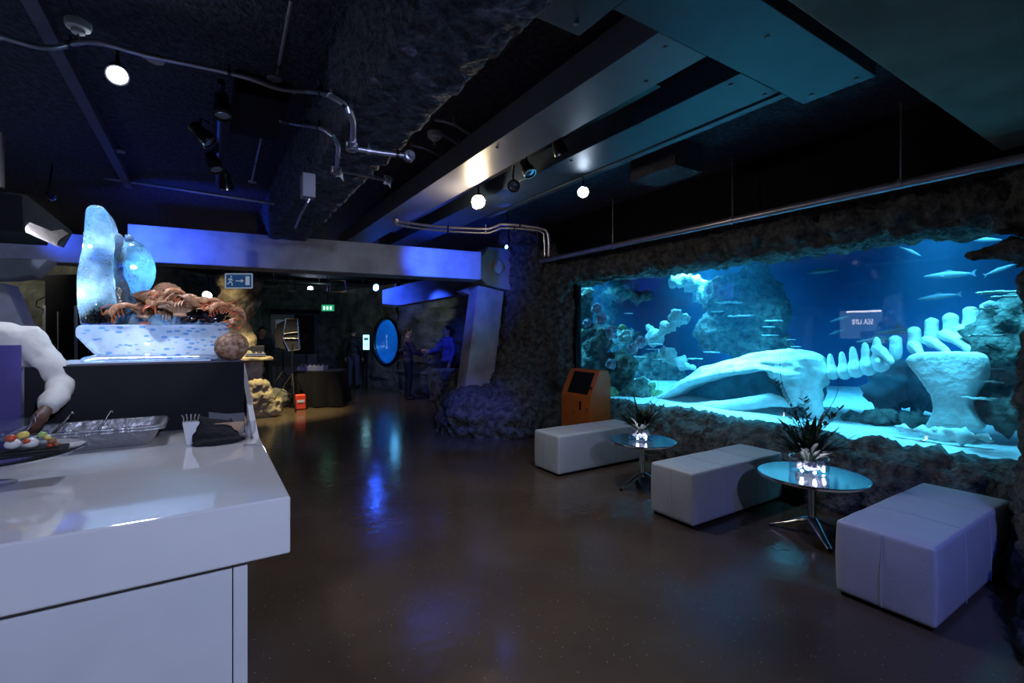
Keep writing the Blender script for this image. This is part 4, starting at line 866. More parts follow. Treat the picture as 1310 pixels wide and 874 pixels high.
for px, py, w in ((870, 508, 10), (890, 505, 16), (910, 502, 22), (935, 500, 26), (960, 498, 27), (985, 497, 27), (1003, 502, 24)):
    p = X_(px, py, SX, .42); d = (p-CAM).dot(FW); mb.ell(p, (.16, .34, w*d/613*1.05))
mb.build('shaded_cheek', mat('shaded_bone', (.07, .20, .26), .9, var=.3), sk, remesh=.035, soft=2, disp=lambda c: .015*fr(c, 3, 3))
mb = MB(); mb.tube([X_(850, 520, SX-.25), X_(880, 524, SX-.3), X_(930, 521, SX-.3), X_(985, 512, SX-.2), X_(1020, 518, SX-.1)], [.05, .09, .10, .09, .05], 14)
mb.build('lower_jaw', M['bone'], sk, remesh=.03, disp=lambda c: .012*fr(c, 3, 3))
# vertebrae with spines
def Z7(x, y): return 1000+x/2.3, 220+y/2.3
proto = None
vb = [(115, 585, .85, 1), (150, 590, .95, 1), (185, 588, 1, 1), (218, 580, 1.1, 1), (255, 572, 1.15, 1), (290, 560, 1.2, 1)]
for k, (zx, zy, sc, _) in enumerate(vb):
    if proto is None:
        proto = thing('whale_vertebra', '', 'vertebra', (0, 0, 0), group='whale vertebrae behind the skull')
        mb = MB().ell((0, 0, 0), (.12, .085, .10)).cap((0, .01, .04), (0, .03, .22), .055, .030).cap((0, 0, .02), (-.20, 0, .01), .05, .03).cap((0, 0, .02), (.2, 0, .0), .05, .03)
        mb.build('bone', M['bone'], proto, remesh=.02, soft=1, disp=lambda c: .010*fr(c, 7, 3)); o = proto
    else: o = copy_tree(proto)
    lb = ['first small vertebra directly behind the whale skull', 'second vertebra behind the whale skull', 'third vertebra behind the whale skull', 'fourth vertebra behind the skull, before the tall ones', 'fifth vertebra behind the skull, under a blunt spine', 'sixth vertebra behind the skull, beside the first thick rib'][k]
    place(o, onX(*Z7(zx, zy), 6.5), (0, 0, .25), sc, lb)
words = ['first', 'second', 'third', 'fourth', 'fifth', 'sixth']
for k, (ax, ay, bx_, by, r) in enumerate([(280, 520, 320, 560, .10), (385, 510, 410, 545, .09), (425, 495, 490, 535, .085), (480, 480, 555, 525, .10), (530, 468, 600, 520, .11), (590, 450, 655, 495, .11)]):
    A_, B_ = onX(*Z7(ax, ay), 6.5), onX(*Z7(bx_, by), 6.2); mid = A_.lerp(B_, .5)+V((0, 0, .05)); mb = MB()
    for i in range(12):
        u = i/11; p = A_*(1-u)**2+mid*2*u*(1-u)+B_*u*u; mb.ell(p, r*.74*(1-.35*u), sub=1)
    props(mb.build('whale_rib', M['bone'], remesh=.025, soft=2, disp=lambda c: .008*fr(c, 6, 3)), words[k]+' thick curved rib counted from the skull side of the whale skeleton', 'rib', 'whale ribs sloping down behind the vertebrae')
for k, (zx, z0, z1, r) in enumerate([(335, 485, 540, .075), (391, 460, 520, .075), (441, 433, 500, .078), (497, 420, 480, .085), (556, 400, 470, .08), (612, 385, 450, .09)]):
    A_, B_ = onX(*Z7(zx, z1), 6.6), onX(*Z7(zx, z0), 6.6)
    r *= .8; props(MB().cap(B_-V((0, 0, r*.6)), A_, r, r*1.1).ell(B_-V((0, 0, r*.5)), (r*1.15, r*1.15, r*.7)).build('spine_process', M['bone'], remesh=.022, soft=2, disp=lambda c: .008*fr(c, 7, 3)), words[k]+' blunt upright spine bone of the whale skeleton counted from the left', 'spine bone', 'upright spine bones of the whale skeleton')
# broad shoulder bone
pl = [(1155, 461), (1162, 455), (1174, 452), (1210, 449), (1243, 450), (1258, 455), (1262, 468), (1256, 486), (1243, 500), (1238, 520), (1246, 536), (1256, 552), (1180, 548), (1186, 536), (1191, 522), (1187, 503), (1174, 483)]
props(MB().prism([onX(a, b, 5.95) for a, b in pl], (.28, 0, 0)).build('shoulder_blade', M['bone'], remesh=.03, soft=5, disp=lambda c: .02*fr(c, 3, 4)), 'broad flared whale shoulder bone standing on the sand at the right of the aquarium', 'whale bone')
# reefs
def reef(label, blobs, m, seed, X, name='reef_rock', cat='reef', vox=.05, a=.10):
    mb = MB()
    for px, py, rx, rz, dx in blobs:
        p = onX(px, py, X+dx); d = (p-CAM).dot(FW); mb.ell(p, (min(rx, rz)*d/613*.9, rx*d/613*1.15, rz*d/613))
    return props(mb.build(name, m, remesh=vox, disp=rocky(a, 2.5, .08, 8, seed)), label, cat)
reef('dark reef wall at the far left of the aquarium, carrying purple corals', [(748, 400, 12, 40, .1), (762, 440, 14, 30, .1), (758, 480, 22, 40, .1), (790, 480, 20, 30, .3), (775, 515, 30, 25, .2), (812, 505, 16, 18, .3), (800, 465, 14, 14, .2)], M['reef'], 1, 5.75)
reef('tall dark rock in the middle of the aquarium carrying shelf corals', [(935, 380, 28, 34, 0), (965, 390, 32, 44, .2), (985, 400, 22, 30, .1), (925, 425, 35, 28, 0), (960, 435, 36, 28, .1), (965, 350, 16, 18, .3), (1000, 440, 12, 16, .2)], M['reef'], 2, 7.7)
reef('pale rock at the top of the aquarium left of the tall dark rock', [(872, 358, 14, 11, 0), (886, 362, 14, 9, .2), (900, 372, 12, 16, .3)], M['coral_pale'], 3, 7.4, a=.05)
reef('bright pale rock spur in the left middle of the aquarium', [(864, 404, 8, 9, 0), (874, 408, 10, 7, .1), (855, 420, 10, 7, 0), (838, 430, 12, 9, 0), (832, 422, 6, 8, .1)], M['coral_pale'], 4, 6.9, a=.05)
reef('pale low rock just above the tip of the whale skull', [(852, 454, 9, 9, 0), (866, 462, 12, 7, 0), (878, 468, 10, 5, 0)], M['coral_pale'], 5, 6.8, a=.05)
reef('blue rubble rocks on the sand left of the broad shoulder bone', [(1100, 535, 16, 7, 0), (1125, 533, 18, 9, 0), (1150, 535, 18, 8, .1), (1172, 538, 12, 7, 0)], M['reef'], 6, 6.6, vox=.035, a=.05)
reef('dark mass for the support and shade in the gap beneath the whale ribs', [(1132, 500, 16, 28, 0), (1150, 490, 22, 30, .2), (1175, 500, 14, 30, .2)], mat('rib_gap_shade', (.015, .05, .07), .9), 7, 7.2)  # near-black mass stands in for the support and shade under the ribs
reef('dark reef rock at the far right of the aquarium beside the pillar', [(1290, 430, 30, 60, 0), (1285, 520, 26, 36, 0), (1268, 535, 16, 16, -.1)], M['reef'], 8, 6.3)
reef('pale stone slab low in front of the broad shoulder bone', [(1190, 553, 40, 6, 0), (1225, 556, 36, 7, 0)], M['bone'], 9, 5.8, vox=.035, a=.03)
reef('small green coral rock low at the left end of the skull', [(826, 500, 10, 14, 0), (838, 508, 9, 10, 0), (815, 512, 12, 8, 0)], M['coral_green'], 10, 6.3, vox=.035, a=.05)
reef('distant rocky outcrop behind the skull at the left of the aquarium', [(790, 370, 26, 16, 0), (770, 400, 18, 26, .1), (820, 380, 14, 8, .1), (840, 480, 30, 30, .2), (800, 440, 20, 20, 0)], M['reef'], 11, 8.3)
# bushy corals
bush = None
for k, (zx, zy, sc, mm, lb) in enumerate([(140, 340, .9, 0, 'uppermost purple bushy coral on the left reef wall'), (158, 382, 1.0, 0, 'purple bushy coral second from the top on the left reef wall'), (85, 290, .8, 1, 'pale round coral near the top left corner of the glass'), (200, 440, 1.2, 0, 'large lilac bushy coral in the middle of the left reef'), (258, 455, 1.1, 1, 'pale bushy coral right of the large lilac one'), (325, 480, 1.0, 0, 'violet bushy coral at the right end of the left reef'), (290, 505, .9, 0, 'small violet coral below the others on the left reef'), (80, 440, .8, 2, 'green coral at the left edge of the glass'), (205, 690, 1.1, 2, 'yellow-green coral low behind the orange kiosk'), (330, 650, 1.2, 1, 'pale knobbly coral just left of the skull tip'), (100, 400, .8, 0, 'dim purple coral low in the upper left group'), (200, 570, .9, 0, 'dim violet coral above the kiosk'), (245, 420, .7, 2, 'small green-blue coral above the lilac ones')]):
    t = thing('bushy_coral', lb, 'coral', onX(720+zx/3.235, 290+zy/3.235, 5.75 if zx < 240 else 6.2), group='bushy corals on the left reef')
    b = V(t.location); mb = MB(); random.seed(k+50)
    for i in range(30):
        q = V((random.gauss(0, 1), random.gauss(0, 1), random.gauss(0, 1)+.3)).normalized()*.085*sc; mb.ell(b+q, .034*sc, sub=1)
    mb.ell(b, .08*sc)
    mb.build('polyps', M[('reef_purple', 'coral_pale', 'coral_green')[mm]], t, remesh=.02, disp=lambda c: .010*fr(c, 22, 3))
# shelf corals: one prototype, copied
def Z6(x, y): return 720+x/3.235, 290+y/3.235
shelf = []
for zx, zy, w, X in ((120, 460, 60, 5.9), (250, 480, 50, 6.0), (385, 487, 75, 6.6), (370, 508, 50, 6.5), (310, 540, 95, 6.4), (400, 550, 60, 6.5), (545, 547, 70, 7.0), (615, 520, 70, 7.2), (690, 315, 110, 7.2), (640, 352, 60, 7.1), (735, 370, 100, 7.2), (870, 390, 80, 7.2), (850, 415, 50, 7.1), (860, 450, 70, 7.2), (945, 468, 40, 7.3), (965, 497, 40, 7.3), (140, 552, 45, 5.9), (520, 245, 90, 7.0), (275, 360, 40, 6.8), (160, 425, 40, 5.9)):
    a, b = Z6(zx, zy); shelf.append((a, b, w/3.235, X))
for zx, zy, w in ((635, 355, 105), (650, 368, 80), (600, 403, 60), (610, 482, 100), (605, 528, 45), (630, 580, 40), (620, 618, 55), (590, 668, 85)):
    a, b = Z7(zx, zy); shelf.append((a, b, w/2.3, 5.7))
pos = ['at the far left edge of the glass', 'left, under the lilac coral', 'in the left middle, upper of a close pair', 'in the left middle, lower of a close pair', 'wide and bright left of the skull tip', 'bright and small beside the wide one left of the skull tip', 'just above the skull tip', 'on the lower left of the tall dark rock', 'topmost on the tall dark rock', 'second from top on the left of the tall rock', 'long, across the middle of the tall rock', 'topmost on the right flank of the tall rock', 'second on the right flank of the tall rock', 'third on the right flank of the tall rock', 'small, far right of the tall rock', 'small, directly above the cranium', 'low at the far left above the kiosk', 'under the pale rock at the top', 'dim, alone in the upper left water', 'at the left edge above the lower shelf',
       'topmost at the right pillar', 'second from top at the right pillar', 'third from top at the right pillar', 'wide, halfway down the right pillar', 'small, just below the halfway shelf at the right', 'tiny, against the right pillar above the two lowest', 'second lowest at the right pillar', 'lowest and wide at the right pillar']
proto = None
for k, (px, py, w, X) in enumerate(shelf):
    if proto is None:
        proto = thing('shelf_coral', '', 'coral', (0, 0, 0), group='flat shelf corals in the aquarium'); random.seed(4); mb = MB()
        for i in range(26): a = random.uniform(0, 2*pi); q = .42*random.random()**.5; mb.ell((q*cos(a)*.8, q*sin(a), random.uniform(-.01, .03)), (.11, .11, .035), sub=1)
        mb.build('plate', M['coral_pale'], proto, remesh=.03, disp=lambda c: .03*fr(c, 9, 3)); o = proto
    else: o = copy_tree(proto)
    p = onX(px, py, X); d = (p-CAM).dot(FW); wd = w*d/613*1.15; place(o, p, (0, 0, k*1.3), (wd, wd, wd*.7), 'pale flat shelf coral '+pos[k])
# fish
def fish_mesh(t, L_, m, shark=False):
    n = 12; rows = []
    for i in range(n+1):
        u = i/n; r = (.5 if not shark else .42)*sin(pi*min(1, u*.92+.04))**.8*.19; rows.append((V((0, (u-.5)*L_, 0)), r*L_))
    bm_ = MB(); vs = []
    for p, r in rows: vs.append([p+V((cos(a)*r*.45, 0, sin(a)*r)) for a in [2*pi*k/10 for k in range(11)]])
    bm_.sheet(vs); bm_.build('body', m, t, smooth=True)
    e = .5*L_; MB().prism([(0, e*.86, 0), (0, e*1.18, L_*.12), (0, e*1.08, 0), (0, e*1.16, -L_*.10)], (.006, 0, 0)).build('tail_fin', m, t)
    MB().prism([(0, -L_*.1, L_*.10), (0, L_*.05, L_*(.2 if shark else .15)), (0, L_*.16, L_*.08)], (.005, 0, 0)).build('dorsal_fin', m, t)
    for s_ in (-1, 1): MB().prism([(s_*L_*.04, -L_*.2, -.01), (s_*L_*(.22 if shark else .12), -L_*.05, -L_*.05), (s_*L_*.04, -L_*.08, -.01)], (0, 0, .004)).build('pectoral_fin', m, t)
fl = [(1010, 333, 6.2, .30, .1, 'right of the tall rock near the glass top'), (1045, 330, 6.6, .22, -.2, 'short, high in the open water'), (1165, 322, 6.3, .26, .6, 'tilted upward high in the water'), (1212, 352, 6.5, .5, 0, 'long and pale in the upper right water'), (1260, 307, 6.0, .3, .15, 'top right near the rock arch'), (1200, 380, 6.8, .45, .1, 'greenish, right of centre'), (1075, 408, 7.6, .3, -.3, 'left of the reflected sign'), (1050, 347, 7.5, .5, .03, 'dim and long in the mid water'), (985, 330, 7.0, .25, -.25, 'just right above the tall rock'), (818, 385, 7.2, .3, .9, 'diving near the left reef'), (1125, 432, 7.2, .25, -.1, 'small dark near the vertebrae'), (1070, 425, 8.0, .28, .4, 'far off above the cranium'), (1280, 345, 6.2, .28, -.4, 'beside the right pillar')]
for k, (px, py, X, L_, tilt, lb) in enumerate(fl):
    t = thing('fish', 'slim silver fish '+lb, 'fish', (0, 0, 0), group='fish in the aquarium'); fish_mesh(t, L_*.75, M['fish']); place(t, onX(px, py, X), (tilt, 0, 3.14*(k % 2)+.2))
t = thing('shark', 'small grey shark swimming above the vertebrae in the aquarium', 'shark', (0, 0, 0)); fish_mesh(t, .42, M['shark'], True); place(t, onX(1120, 436, 7.0), (.1, 0, pi))
t = thing('shark', 'dark shark resting low behind the whale rib cage', 'shark', (0, 0, 0)); fish_mesh(t, .5, M['shark'], True); place(t, onX(1152, 424, 7.4), (-.1, 0, 0))
# lamps over the water
TC = (.13, .70, 1)
for k, (x, y, e, tg) in enumerate(((5.75, 1.5, 60, (6.2, 1.7, .5)), (5.9, 4.2, 150, (6.5, 3.9, .6)), (5.7, 7.0, 70, (6.0, 6.8, 1.0)), (7.6, 5.6, 110, (7.8, 5.6, .5)), (8.2, 2.4, 50, (8.6, 2.4, .5)), (7.2, 8.2, 110, (7.4, 8.2, .5)))):
    l = light('tank_lamp', 'AREA', (x, y, 2.92), e, TC, tg, shape='RECTANGLE', size=.5, size_y=1.2, spread=radians(85))
# =================== BACK ROOM AND PEOPLE ===================
random.seed(31)
def human(name, label, x, y, rz, h, fit, joints=None, hairlen=0, sleeves=True, group=None):
    """fit: dict of materials top/bottom. joints: overrides in local metres, facing -Y."""
    J = dict(hip=(0, 0, .95), waist=(0, .005, 1.08), chest=(0, .01, 1.30), neck=(0, .02, 1.47), head=(0, 0, 1.63),
             sL=(.185, .01, 1.41), eL=(.235, .03, 1.13), wL=(.245, -.06, .90), sR=(-.185, .01, 1.41), eR=(-.235, .03, 1.13), wR=(-.245, -.06, .90),
             kL=(.105, -.02, .50), aL=(.115, .02, .09), tL=(.13, -.13, .045), kR=(-.105, -.02, .50), aR=(-.115, .02, .09), tR=(-.13, -.13, .045))
    J.update(joints or {}); J = {k: V(v) for k, v in J.items()}
    t = thing(name, label, 'person', (0, 0, 0), group=group)
    def trunk(mb, g):
        mb.ell(J['hip'], (.155+g, .105+g, .12+g)); mb.ell(J['waist'], (.135+g, .095+g, .14+g)); mb.ell(J['chest'], (.165+g, .105+g, .17+g))
        mb.cap(J['sL'].lerp(J['chest'], .25)+V((0, 0, .02)), J['sR'].lerp(J['chest'], .25)+V((0, 0, .02)), .065+g, .065+g)
    def arm(mb, s, g, end=1.0):
        S_, E_, W_ = J['s'+s], J['e'+s], J['w'+s]; mb.cap(S_, E_, .052+g, .040+g); mb.cap(E_, E_.lerp(W_, end), .040+g, .027+g)
    def leg(mb, s, g):
        H_ = V((.09 if s == 'L' else -.09, 0, .90)); mb.cap(H_, J['k'+s], .085+g, .055+g); mb.cap(J['k'+s], J['a'+s], .053+g, .036+g)
    mb = MB(); trunk(mb, 0)
    for s in 'LR':
        arm(mb, s, 0); leg(mb, s, 0); mb.cap(J['a'+s]-V((0, 0, .03)), J['t'+s], .036, .028)
        W_, E_ = J['w'+s], J['e'+s]; d = (W_-E_).normalized(); sd = V((1, 0, 0)) if abs(d.x) < .8 else V((0, 1, 0)); sd = (sd-d*sd.dot(d)).normalized(); up = d.cross(sd)
        pc_ = W_+d*.055; mb.cap(W_, W_+d*.09-up*0, .024, .030)
        for k, ln in enumerate((.065, .078, .072, .055)):
            b0 = W_+d*.095+up*((k-1.5)*.019); k1 = b0+d*ln*.55+sd*.004; mb.cap(b0, k1, .0095, .009, 8); mb.cap(k1, k1+d*ln*.45-sd*(.018 if s == 'L' else -.018), .009, .0075, 8)
        b0 = W_+d*.03-up*.028; mb.cap(b0, b0+d*.045-up*.022, .012, .009, 8)
    nk = J['neck']; hd = J['head']; mb.cap(nk-V((0, 0, .05)), hd-V((0, -.01, .07)), .058, .052)
    mb.ell(hd, (.076, .093, .108), sub=3); mb.ell(hd+V((0, -.03, -.07)), (.05, .055, .045)); mb.cap(hd+V((0, -.092, .015)), hd+V((0, -.108, -.022)), .009, .014, 8)
    mb.ell(hd+V((0, -.088, -.052)), (.024, .010, .008))
    for s_ in (-1, 1): mb.ell(hd+V((s_*.078, .01, -.005)), (.012, .02, .03))
    mb.build('body', fit.get('skin', M['skin']), t, remesh=.010, soft=2)
    mb = MB()
    for s_ in (-1, 1): mb.ell(hd+V((s_*.030, -.084, .012)), .010)
    mb.build('eyes', mat('eye', (.12, .08, .06), .2), t, smooth=True)
    mb = MB().ell(hd+V((0, .016, .028)), (.084, .092, .098), sub=3)
    if hairlen: mb.cap(hd+V((0, .06, 0)), hd+V((0, .075, -hairlen)), .07, .045)
    mb.build('hair', fit.get('hair', M['hair']), t, remesh=.012, disp=lambda c: .004*noise.noise(c*60))
    mb = MB(); trunk(mb, .022); mb.cap(nk-V((0, 0, .04)), nk+V((0, .004, .0)), .07, .066)
    for s in 'LR': arm(mb, s, .020, .93)
    mb.build('jacket', fit['top'], t, remesh=.012, soft=3, disp=lambda c: .013*fr(c, 9, 3))
    mb = MB(); mb.ell(J['hip']+V((0, 0, -.03)), (.168, .122, .12))
    for s in 'LR': leg(mb, s, .018)
    mb.build('trousers', fit['bot'], t, remesh=.014, soft=2, disp=lambda c: .007*fr(c, 8, 3))
    for s in 'LR': MB().cap(J['a'+s]-V((0, -.02, .035)), J['t'+s]-V((0, 0, 0)), .046, .038).build('shoe', M['shoe'], t, remesh=.010, soft=1)
    if 'apron' in fit:
        rows = [[V((.20*a, -.135-.02*cos(a*1.3), z)) for a in [-1+.2*i for i in range(11)]] for z in (1.38, 1.25, 1.1, .95, .8, .62)]
        MB().sheet(rows, .006).build('apron', fit['apron'], t, smooth=True)
    return place(t, (x, y, 0), (0, 0, rz), h/1.75)
pA = at(452, 495, 14.2*.985); human('person', 'person in black jacket and dark jeans standing with back turned near the far doorway', pA.x, pA.y, 2.6, 1.74, dict(top=M['jacket'], bot=M['jeans']), dict(kL=(.09, -.01, .50), aL=(.10, .02, .09), tL=(.13, -.12, .045)))
pB = at(522, 510, 11.5); human('person', 'person in dark clothes with outstretched arms before the round blue window', pB.x, pB.y, 1.4, 1.72, dict(top=mat('dark_brown_top', (.05, .03, .045), .8), bot=M['jacket']), dict(eL=(.27, -.12, 1.2), wL=(.24, -.36, 1.18), eR=(-.25, -.10, 1.15), wR=(-.16, -.32, 1.08)))
pC = at(572, 512, 11.3); human('person', 'person in a violet-blue shirt standing right of the round blue window', pC.x, pC.y, -1.5, 1.76, dict(top=M['shirt_b'], bot=M['jacket']), dict(eR=(-.25, -.14, 1.18), wR=(-.18, -.36, 1.14)), hairlen=.05)
pD = at(333, 500, 11.0); human('person', 'dark-haired person behind the light stand, looking down at the equipment shelf', pD.x, pD.y, .1, 1.74, dict(top=mat('teal_black_shirt', (.02, .035, .04), .8), bot=M['jacket']), dict(head=(.03, -.05, 1.61), eL=(.24, -.05, 1.15), wL=(.15, -.28, 1.06), eR=(-.24, -.05, 1.15), wR=(-.15, -.28, 1.06)))
# chef at the left edge
ch = onY(-42, 600, 3.42)
human('person', 'person in white jacket and violet apron at the left edge reaching towards the foil tray', ch.x, ch.y, .05, 1.90, dict(top=M['shirt_w'], bot=M['jacket'], apron=M['apron'], skin=mat('dark_brown_skin', (.12, .06, .04), .5)),
      dict(eL=(.33, -.04, 1.19), wL=(.30, -.24, 1.10), eR=(-.26, -.05, 1.16), wR=(-.16, -.28, 1.06), head=(-.02, -.02, 1.63)))
# round rock column with warm light
c0 = at(305, 470, 9.7)
mb = MB(); cz = [(.0, .50), (.35, .52), (.8, .50), (1.1, .42), (1.4, .36), (1.75, .27), (2.1, .33), (2.3, .40), (2.6, .45)]
for z, r in cz: mb.ell((c0.x, c0.y, z), (r*.95, r*.9, .28), sub=3)
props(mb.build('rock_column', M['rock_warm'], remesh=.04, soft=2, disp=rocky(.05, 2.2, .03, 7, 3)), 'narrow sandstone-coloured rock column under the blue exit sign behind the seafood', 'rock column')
# stone ledge with the equipment
lg = at(333, 458, 9.4); t = thing('stone_counter', 'pale stone ledge counter beside the rock column, holding small equipment', 'counter', (lg.x, lg.y, 0))
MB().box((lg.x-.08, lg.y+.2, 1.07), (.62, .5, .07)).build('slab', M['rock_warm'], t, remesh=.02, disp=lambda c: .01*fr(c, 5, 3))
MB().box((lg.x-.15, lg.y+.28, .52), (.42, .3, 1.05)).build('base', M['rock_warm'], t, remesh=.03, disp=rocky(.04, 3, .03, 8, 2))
t = thing('mixing_console', 'small silver mixing console on the pale stone ledge', 'audio equipment', (lg.x-.06, lg.y+.2, 1.12))
MB().box((lg.x-.06, lg.y+.2, 1.15), (.34, .28, .06)).build('case', M['steel'], t, bevel=.01)
for i in range(5):
    for j in range(3): MB().lathe([(.014, 0), (.011, .025)], c=(lg.x-.18+.06*i, lg.y+.1+.08*j, 1.18), seg=10).build('knob', M['black_metal'] if (i+j) % 2 else M['foil'], t)
MB().box((lg.x-.06, lg.y+.34, 1.24), (.32, .02, .16), (-.2, 0, 0)).build('upright_panel', M['black_metal'], t, bevel=.004)
for (px, py, d, r, lb) in ((327, 512, 9.0, (.30, .26, .34), 'upright yellow-lit boulder under the stone ledge'), (345, 520, 9.1, (.20, .2, .16), 'small boulder behind the flat-topped rock')):
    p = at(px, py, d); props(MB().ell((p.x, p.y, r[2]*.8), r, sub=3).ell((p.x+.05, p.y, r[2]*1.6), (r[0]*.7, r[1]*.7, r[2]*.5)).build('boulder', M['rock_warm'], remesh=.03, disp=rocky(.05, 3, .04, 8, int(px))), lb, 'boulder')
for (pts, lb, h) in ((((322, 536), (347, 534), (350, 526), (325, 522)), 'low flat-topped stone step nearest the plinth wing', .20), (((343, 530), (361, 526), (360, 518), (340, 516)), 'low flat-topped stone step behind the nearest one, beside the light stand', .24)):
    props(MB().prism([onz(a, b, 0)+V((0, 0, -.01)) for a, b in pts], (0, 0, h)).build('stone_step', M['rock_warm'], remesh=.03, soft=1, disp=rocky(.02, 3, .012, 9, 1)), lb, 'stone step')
# reflector stand: octagonal panel light on a tripod
def tripod(name, label, foot, h, cat='light stand', group=None):
    t = thing(name, label, cat, (foot.x, foot.y, 0), group=group)
    MB().tube([(foot.x, foot.y, .25), (foot.x, foot.y, h)], .018, 10).build('pole', M['black_metal'], t); MB().tube([(foot.x, foot.y, .5), (foot.x, foot.y, .58)], .028, 10).build('collar', M['steel'], t)
    for k in range(3):
        a = k*2*pi/3+.5; d = V((cos(a), sin(a), 0)); MB().tube([V((foot.x, foot.y, .75)), V((foot.x, foot.y, 0.02))+d*.48], .014, 8).build('leg', M['steel' if k == 1 else 'black_metal'], t); MB().tube([V((foot.x, foot.y, .3)), V((foot.x, foot.y, .4))+d*.23], .008, 6).build('brace', M['black_metal'], t)
    return t
f1 = at(374, 522, 9.9); t = tripod('light_stand', 'tripod stand carrying a large hexagonal softbox lamp left of the black-clothed table', f1, 1.35)
sh = [at(a, b, 9.9) for a, b in ((366, 408), (381, 408), (383, 447), (370, 449), (362, 432))]
MB().prism(sh, FW*.06).build('softbox_back', M['black_cloth'], t)
for i in range(5): MB().tube([sh[i], sh[(i+1) % 5]], .014, 8).build('frame_bar', M['steel'], t)
MB().tube([at(364, 427, 9.88), at(382, 425, 9.88)], .012, 8).build('cross_bar', M['steel'], t); MB().tube([at(363, 433, 9.88), at(383, 433, 9.88)], .012, 8).build('cross_bar', M['steel'], t)
MB().prism([at(a, b, 9.9)+FW*.05 for a, b in ((366, 408), (352, 415), (349, 432), (356, 446), (370, 449))], FW*.3).build('hood', M['black_cloth'], t, bevel=.01)
f2 = at(362, 516, 10.6); t = tripod('speaker_stand', 'black tripod stand holding a tall black speaker behind the softbox', f2, 1.5, 'speaker stand')
t = thing('speaker', 'tall black speaker above the table, right of the softbox', 'speaker', (f2.x+.45, f2.y+.1, 1.2)); sp_ = at(392, 432, 10.7)
t.location = (sp_.x, sp_.y, 1.12); ORG[t.name] = V(t.location)
MB().box((sp_.x, sp_.y, 1.55), (.42, .36, .86), (0, 0, -.4)).build('cabinet', M['black'], t, bevel=.02)
MB().tube([(sp_.x, sp_.y, 1.12), (sp_.x, sp_.y, .0)], .02, 8).build('pole', M['black_metal'], t)
MB().lathe([(.12, 0), (.12, .01), (.08, .0), (.02, .02)], M=Matrix.Translation((sp_.x-.07, sp_.y-.18, 1.5)) @ Euler((pi/2, 0, -.4)).to_matrix().to_4x4()).build('cone', M['black_metal'], t, smooth=True)
# cloth-covered table
tc = at(412, 520, 10.5); tc = V((tc.x, tc.y+.1, 0))
t = thing('cloth_table', 'small table under a floor-length black cloth in the back room', 'table', tc)
rows = []
for j, z in enumerate((.76, .75, .5, .25, .02)):
    row = []
    for i in range(41):
        u = i/40*4; s_ = int(u) % 4; q = u-int(u); w, dd = .44+.05*j*.5, .36+.05*j*.5; P_ = [(-w, -dd), (w, -dd), (w, dd), (-w, dd)]; a, b = P_[s_], P_[(s_+1) % 4]
        row.append(V((tc.x, tc.y, z))+Matrix.Rotation(-.45, 3, 'Z') @ V((a[0]+(b[0]-a[0])*q+.015*j*sin(i*2.1), a[1]+(b[1]-a[1])*q+.015*j*cos(i*1.7), 0)))
    rows.append(row)
MB().sheet(rows, .006).build('tablecloth', M['black_cloth'], t, smooth=True)
MB().box((tc.x, tc.y, .755), (.86, .70, .02), (0, 0, -.45)).build('tabletop', M['black_cloth'], t)
dk = at(400, 468, 10.4); t = thing('dj_mixer', 'flat blue-grey DJ mixer on the black-clothed table', 'DJ mixer', (dk.x, tc.y, .765))
MB().box((dk.x+.02, tc.y, .815), (.55, .36, .10), (0, 0, -.45)).build('case', mat('blue_grey_case', (.16, .17, .30), .4), t, bevel=.01)
for i in range(6): MB().lathe([(.016, 0), (.013, .03)], c=(dk.x-.2+.08*i, tc.y+.08-.04*i, .865), seg=10).build('knob', M['foil'], t)
for s_ in (-.16, .18): MB().lathe([(.10, 0), (.10, .012), (.004, .014)], c=(dk.x+s_, tc.y-s_*.48, .865), seg=24).build('platter', M['black_metal'], t)
# red object and rocks under the stand
p = at(384, 508, 9.9); t = thing('red_case', 'small red case on the floor beneath the softbox stand', 'case', (p.x, p.y, 0))
MB().box((p.x, p.y, .16), (.20, .16, .30)).build('shell', mat('red_plastic', (.75, .06, .02), .4), t, bevel=.02); MB().box((p.x, p.y-.083, .18), (.14, .01, .05)).build('label_strip', M['white_matt'], t)
for (px, d, r, lb) in ((352, 10.2, .24, 'dark boulder behind the flat steps'), (392, 10.3, .16, 'small dark boulder next to the red case')):
    p = at(px, 510, d); props(MB().ell((p.x, p.y, r*.7), (r*1.2, r, r)).build('boulder', M['rock_far'], remesh=.03, disp=rocky(.05, 3, .03, 8, 5)), lb, 'boulder')
# signs
def pictogram(t, c, w, h, up, rt, m):
    def q(u, v): return c+rt*(u*w)+up*(v*h)-FW*.012
    MB().prism([q(.27, -.30), q(.42, -.30), q(.42, .32), q(.27, .32)], -FW*.004).build('door_symbol', m, t)
    MB().tube([q(-.10, 0), q(.12, 0)], .008, 6).prism([q(.10, .13), q(.20, 0), q(.10, -.13)], -FW*.004).build('arrow_symbol', m, t)
    mb = MB().ell(q(-.27, .30), .014)
    for pts in (((-.28, .2), (-.31, -.02)), ((-.28, .17), (-.22, .03)), ((-.28, .17), (-.38, .08)), ((-.31, -.02), (-.24, -.15)), ((-.24, -.15), (-.24, -.34)), ((-.31, -.02), (-.37, -.18)), ((-.37, -.18), (-.43, -.22))): mb.tube([q(*pts[0]), q(*pts[1])], .008, 6)
    mb.build('running_figure', m, t)
UP = V((0, 0, 1))
c = at(305.5, 359.5, 8.2); w, h = 34/613*8.2, 18/613*8.2; t = thing('exit_sign', 'blue hanging sign with white running figure, arrow and door', 'sign', c)
fr4 = [c-RT*w/2-UP*h/2, c+RT*w/2-UP*h/2, c+RT*w/2+UP*h/2, c-RT*w/2+UP*h/2]
MB().prism(fr4, FW*.03).build('panel', M['sign_blue'], t)
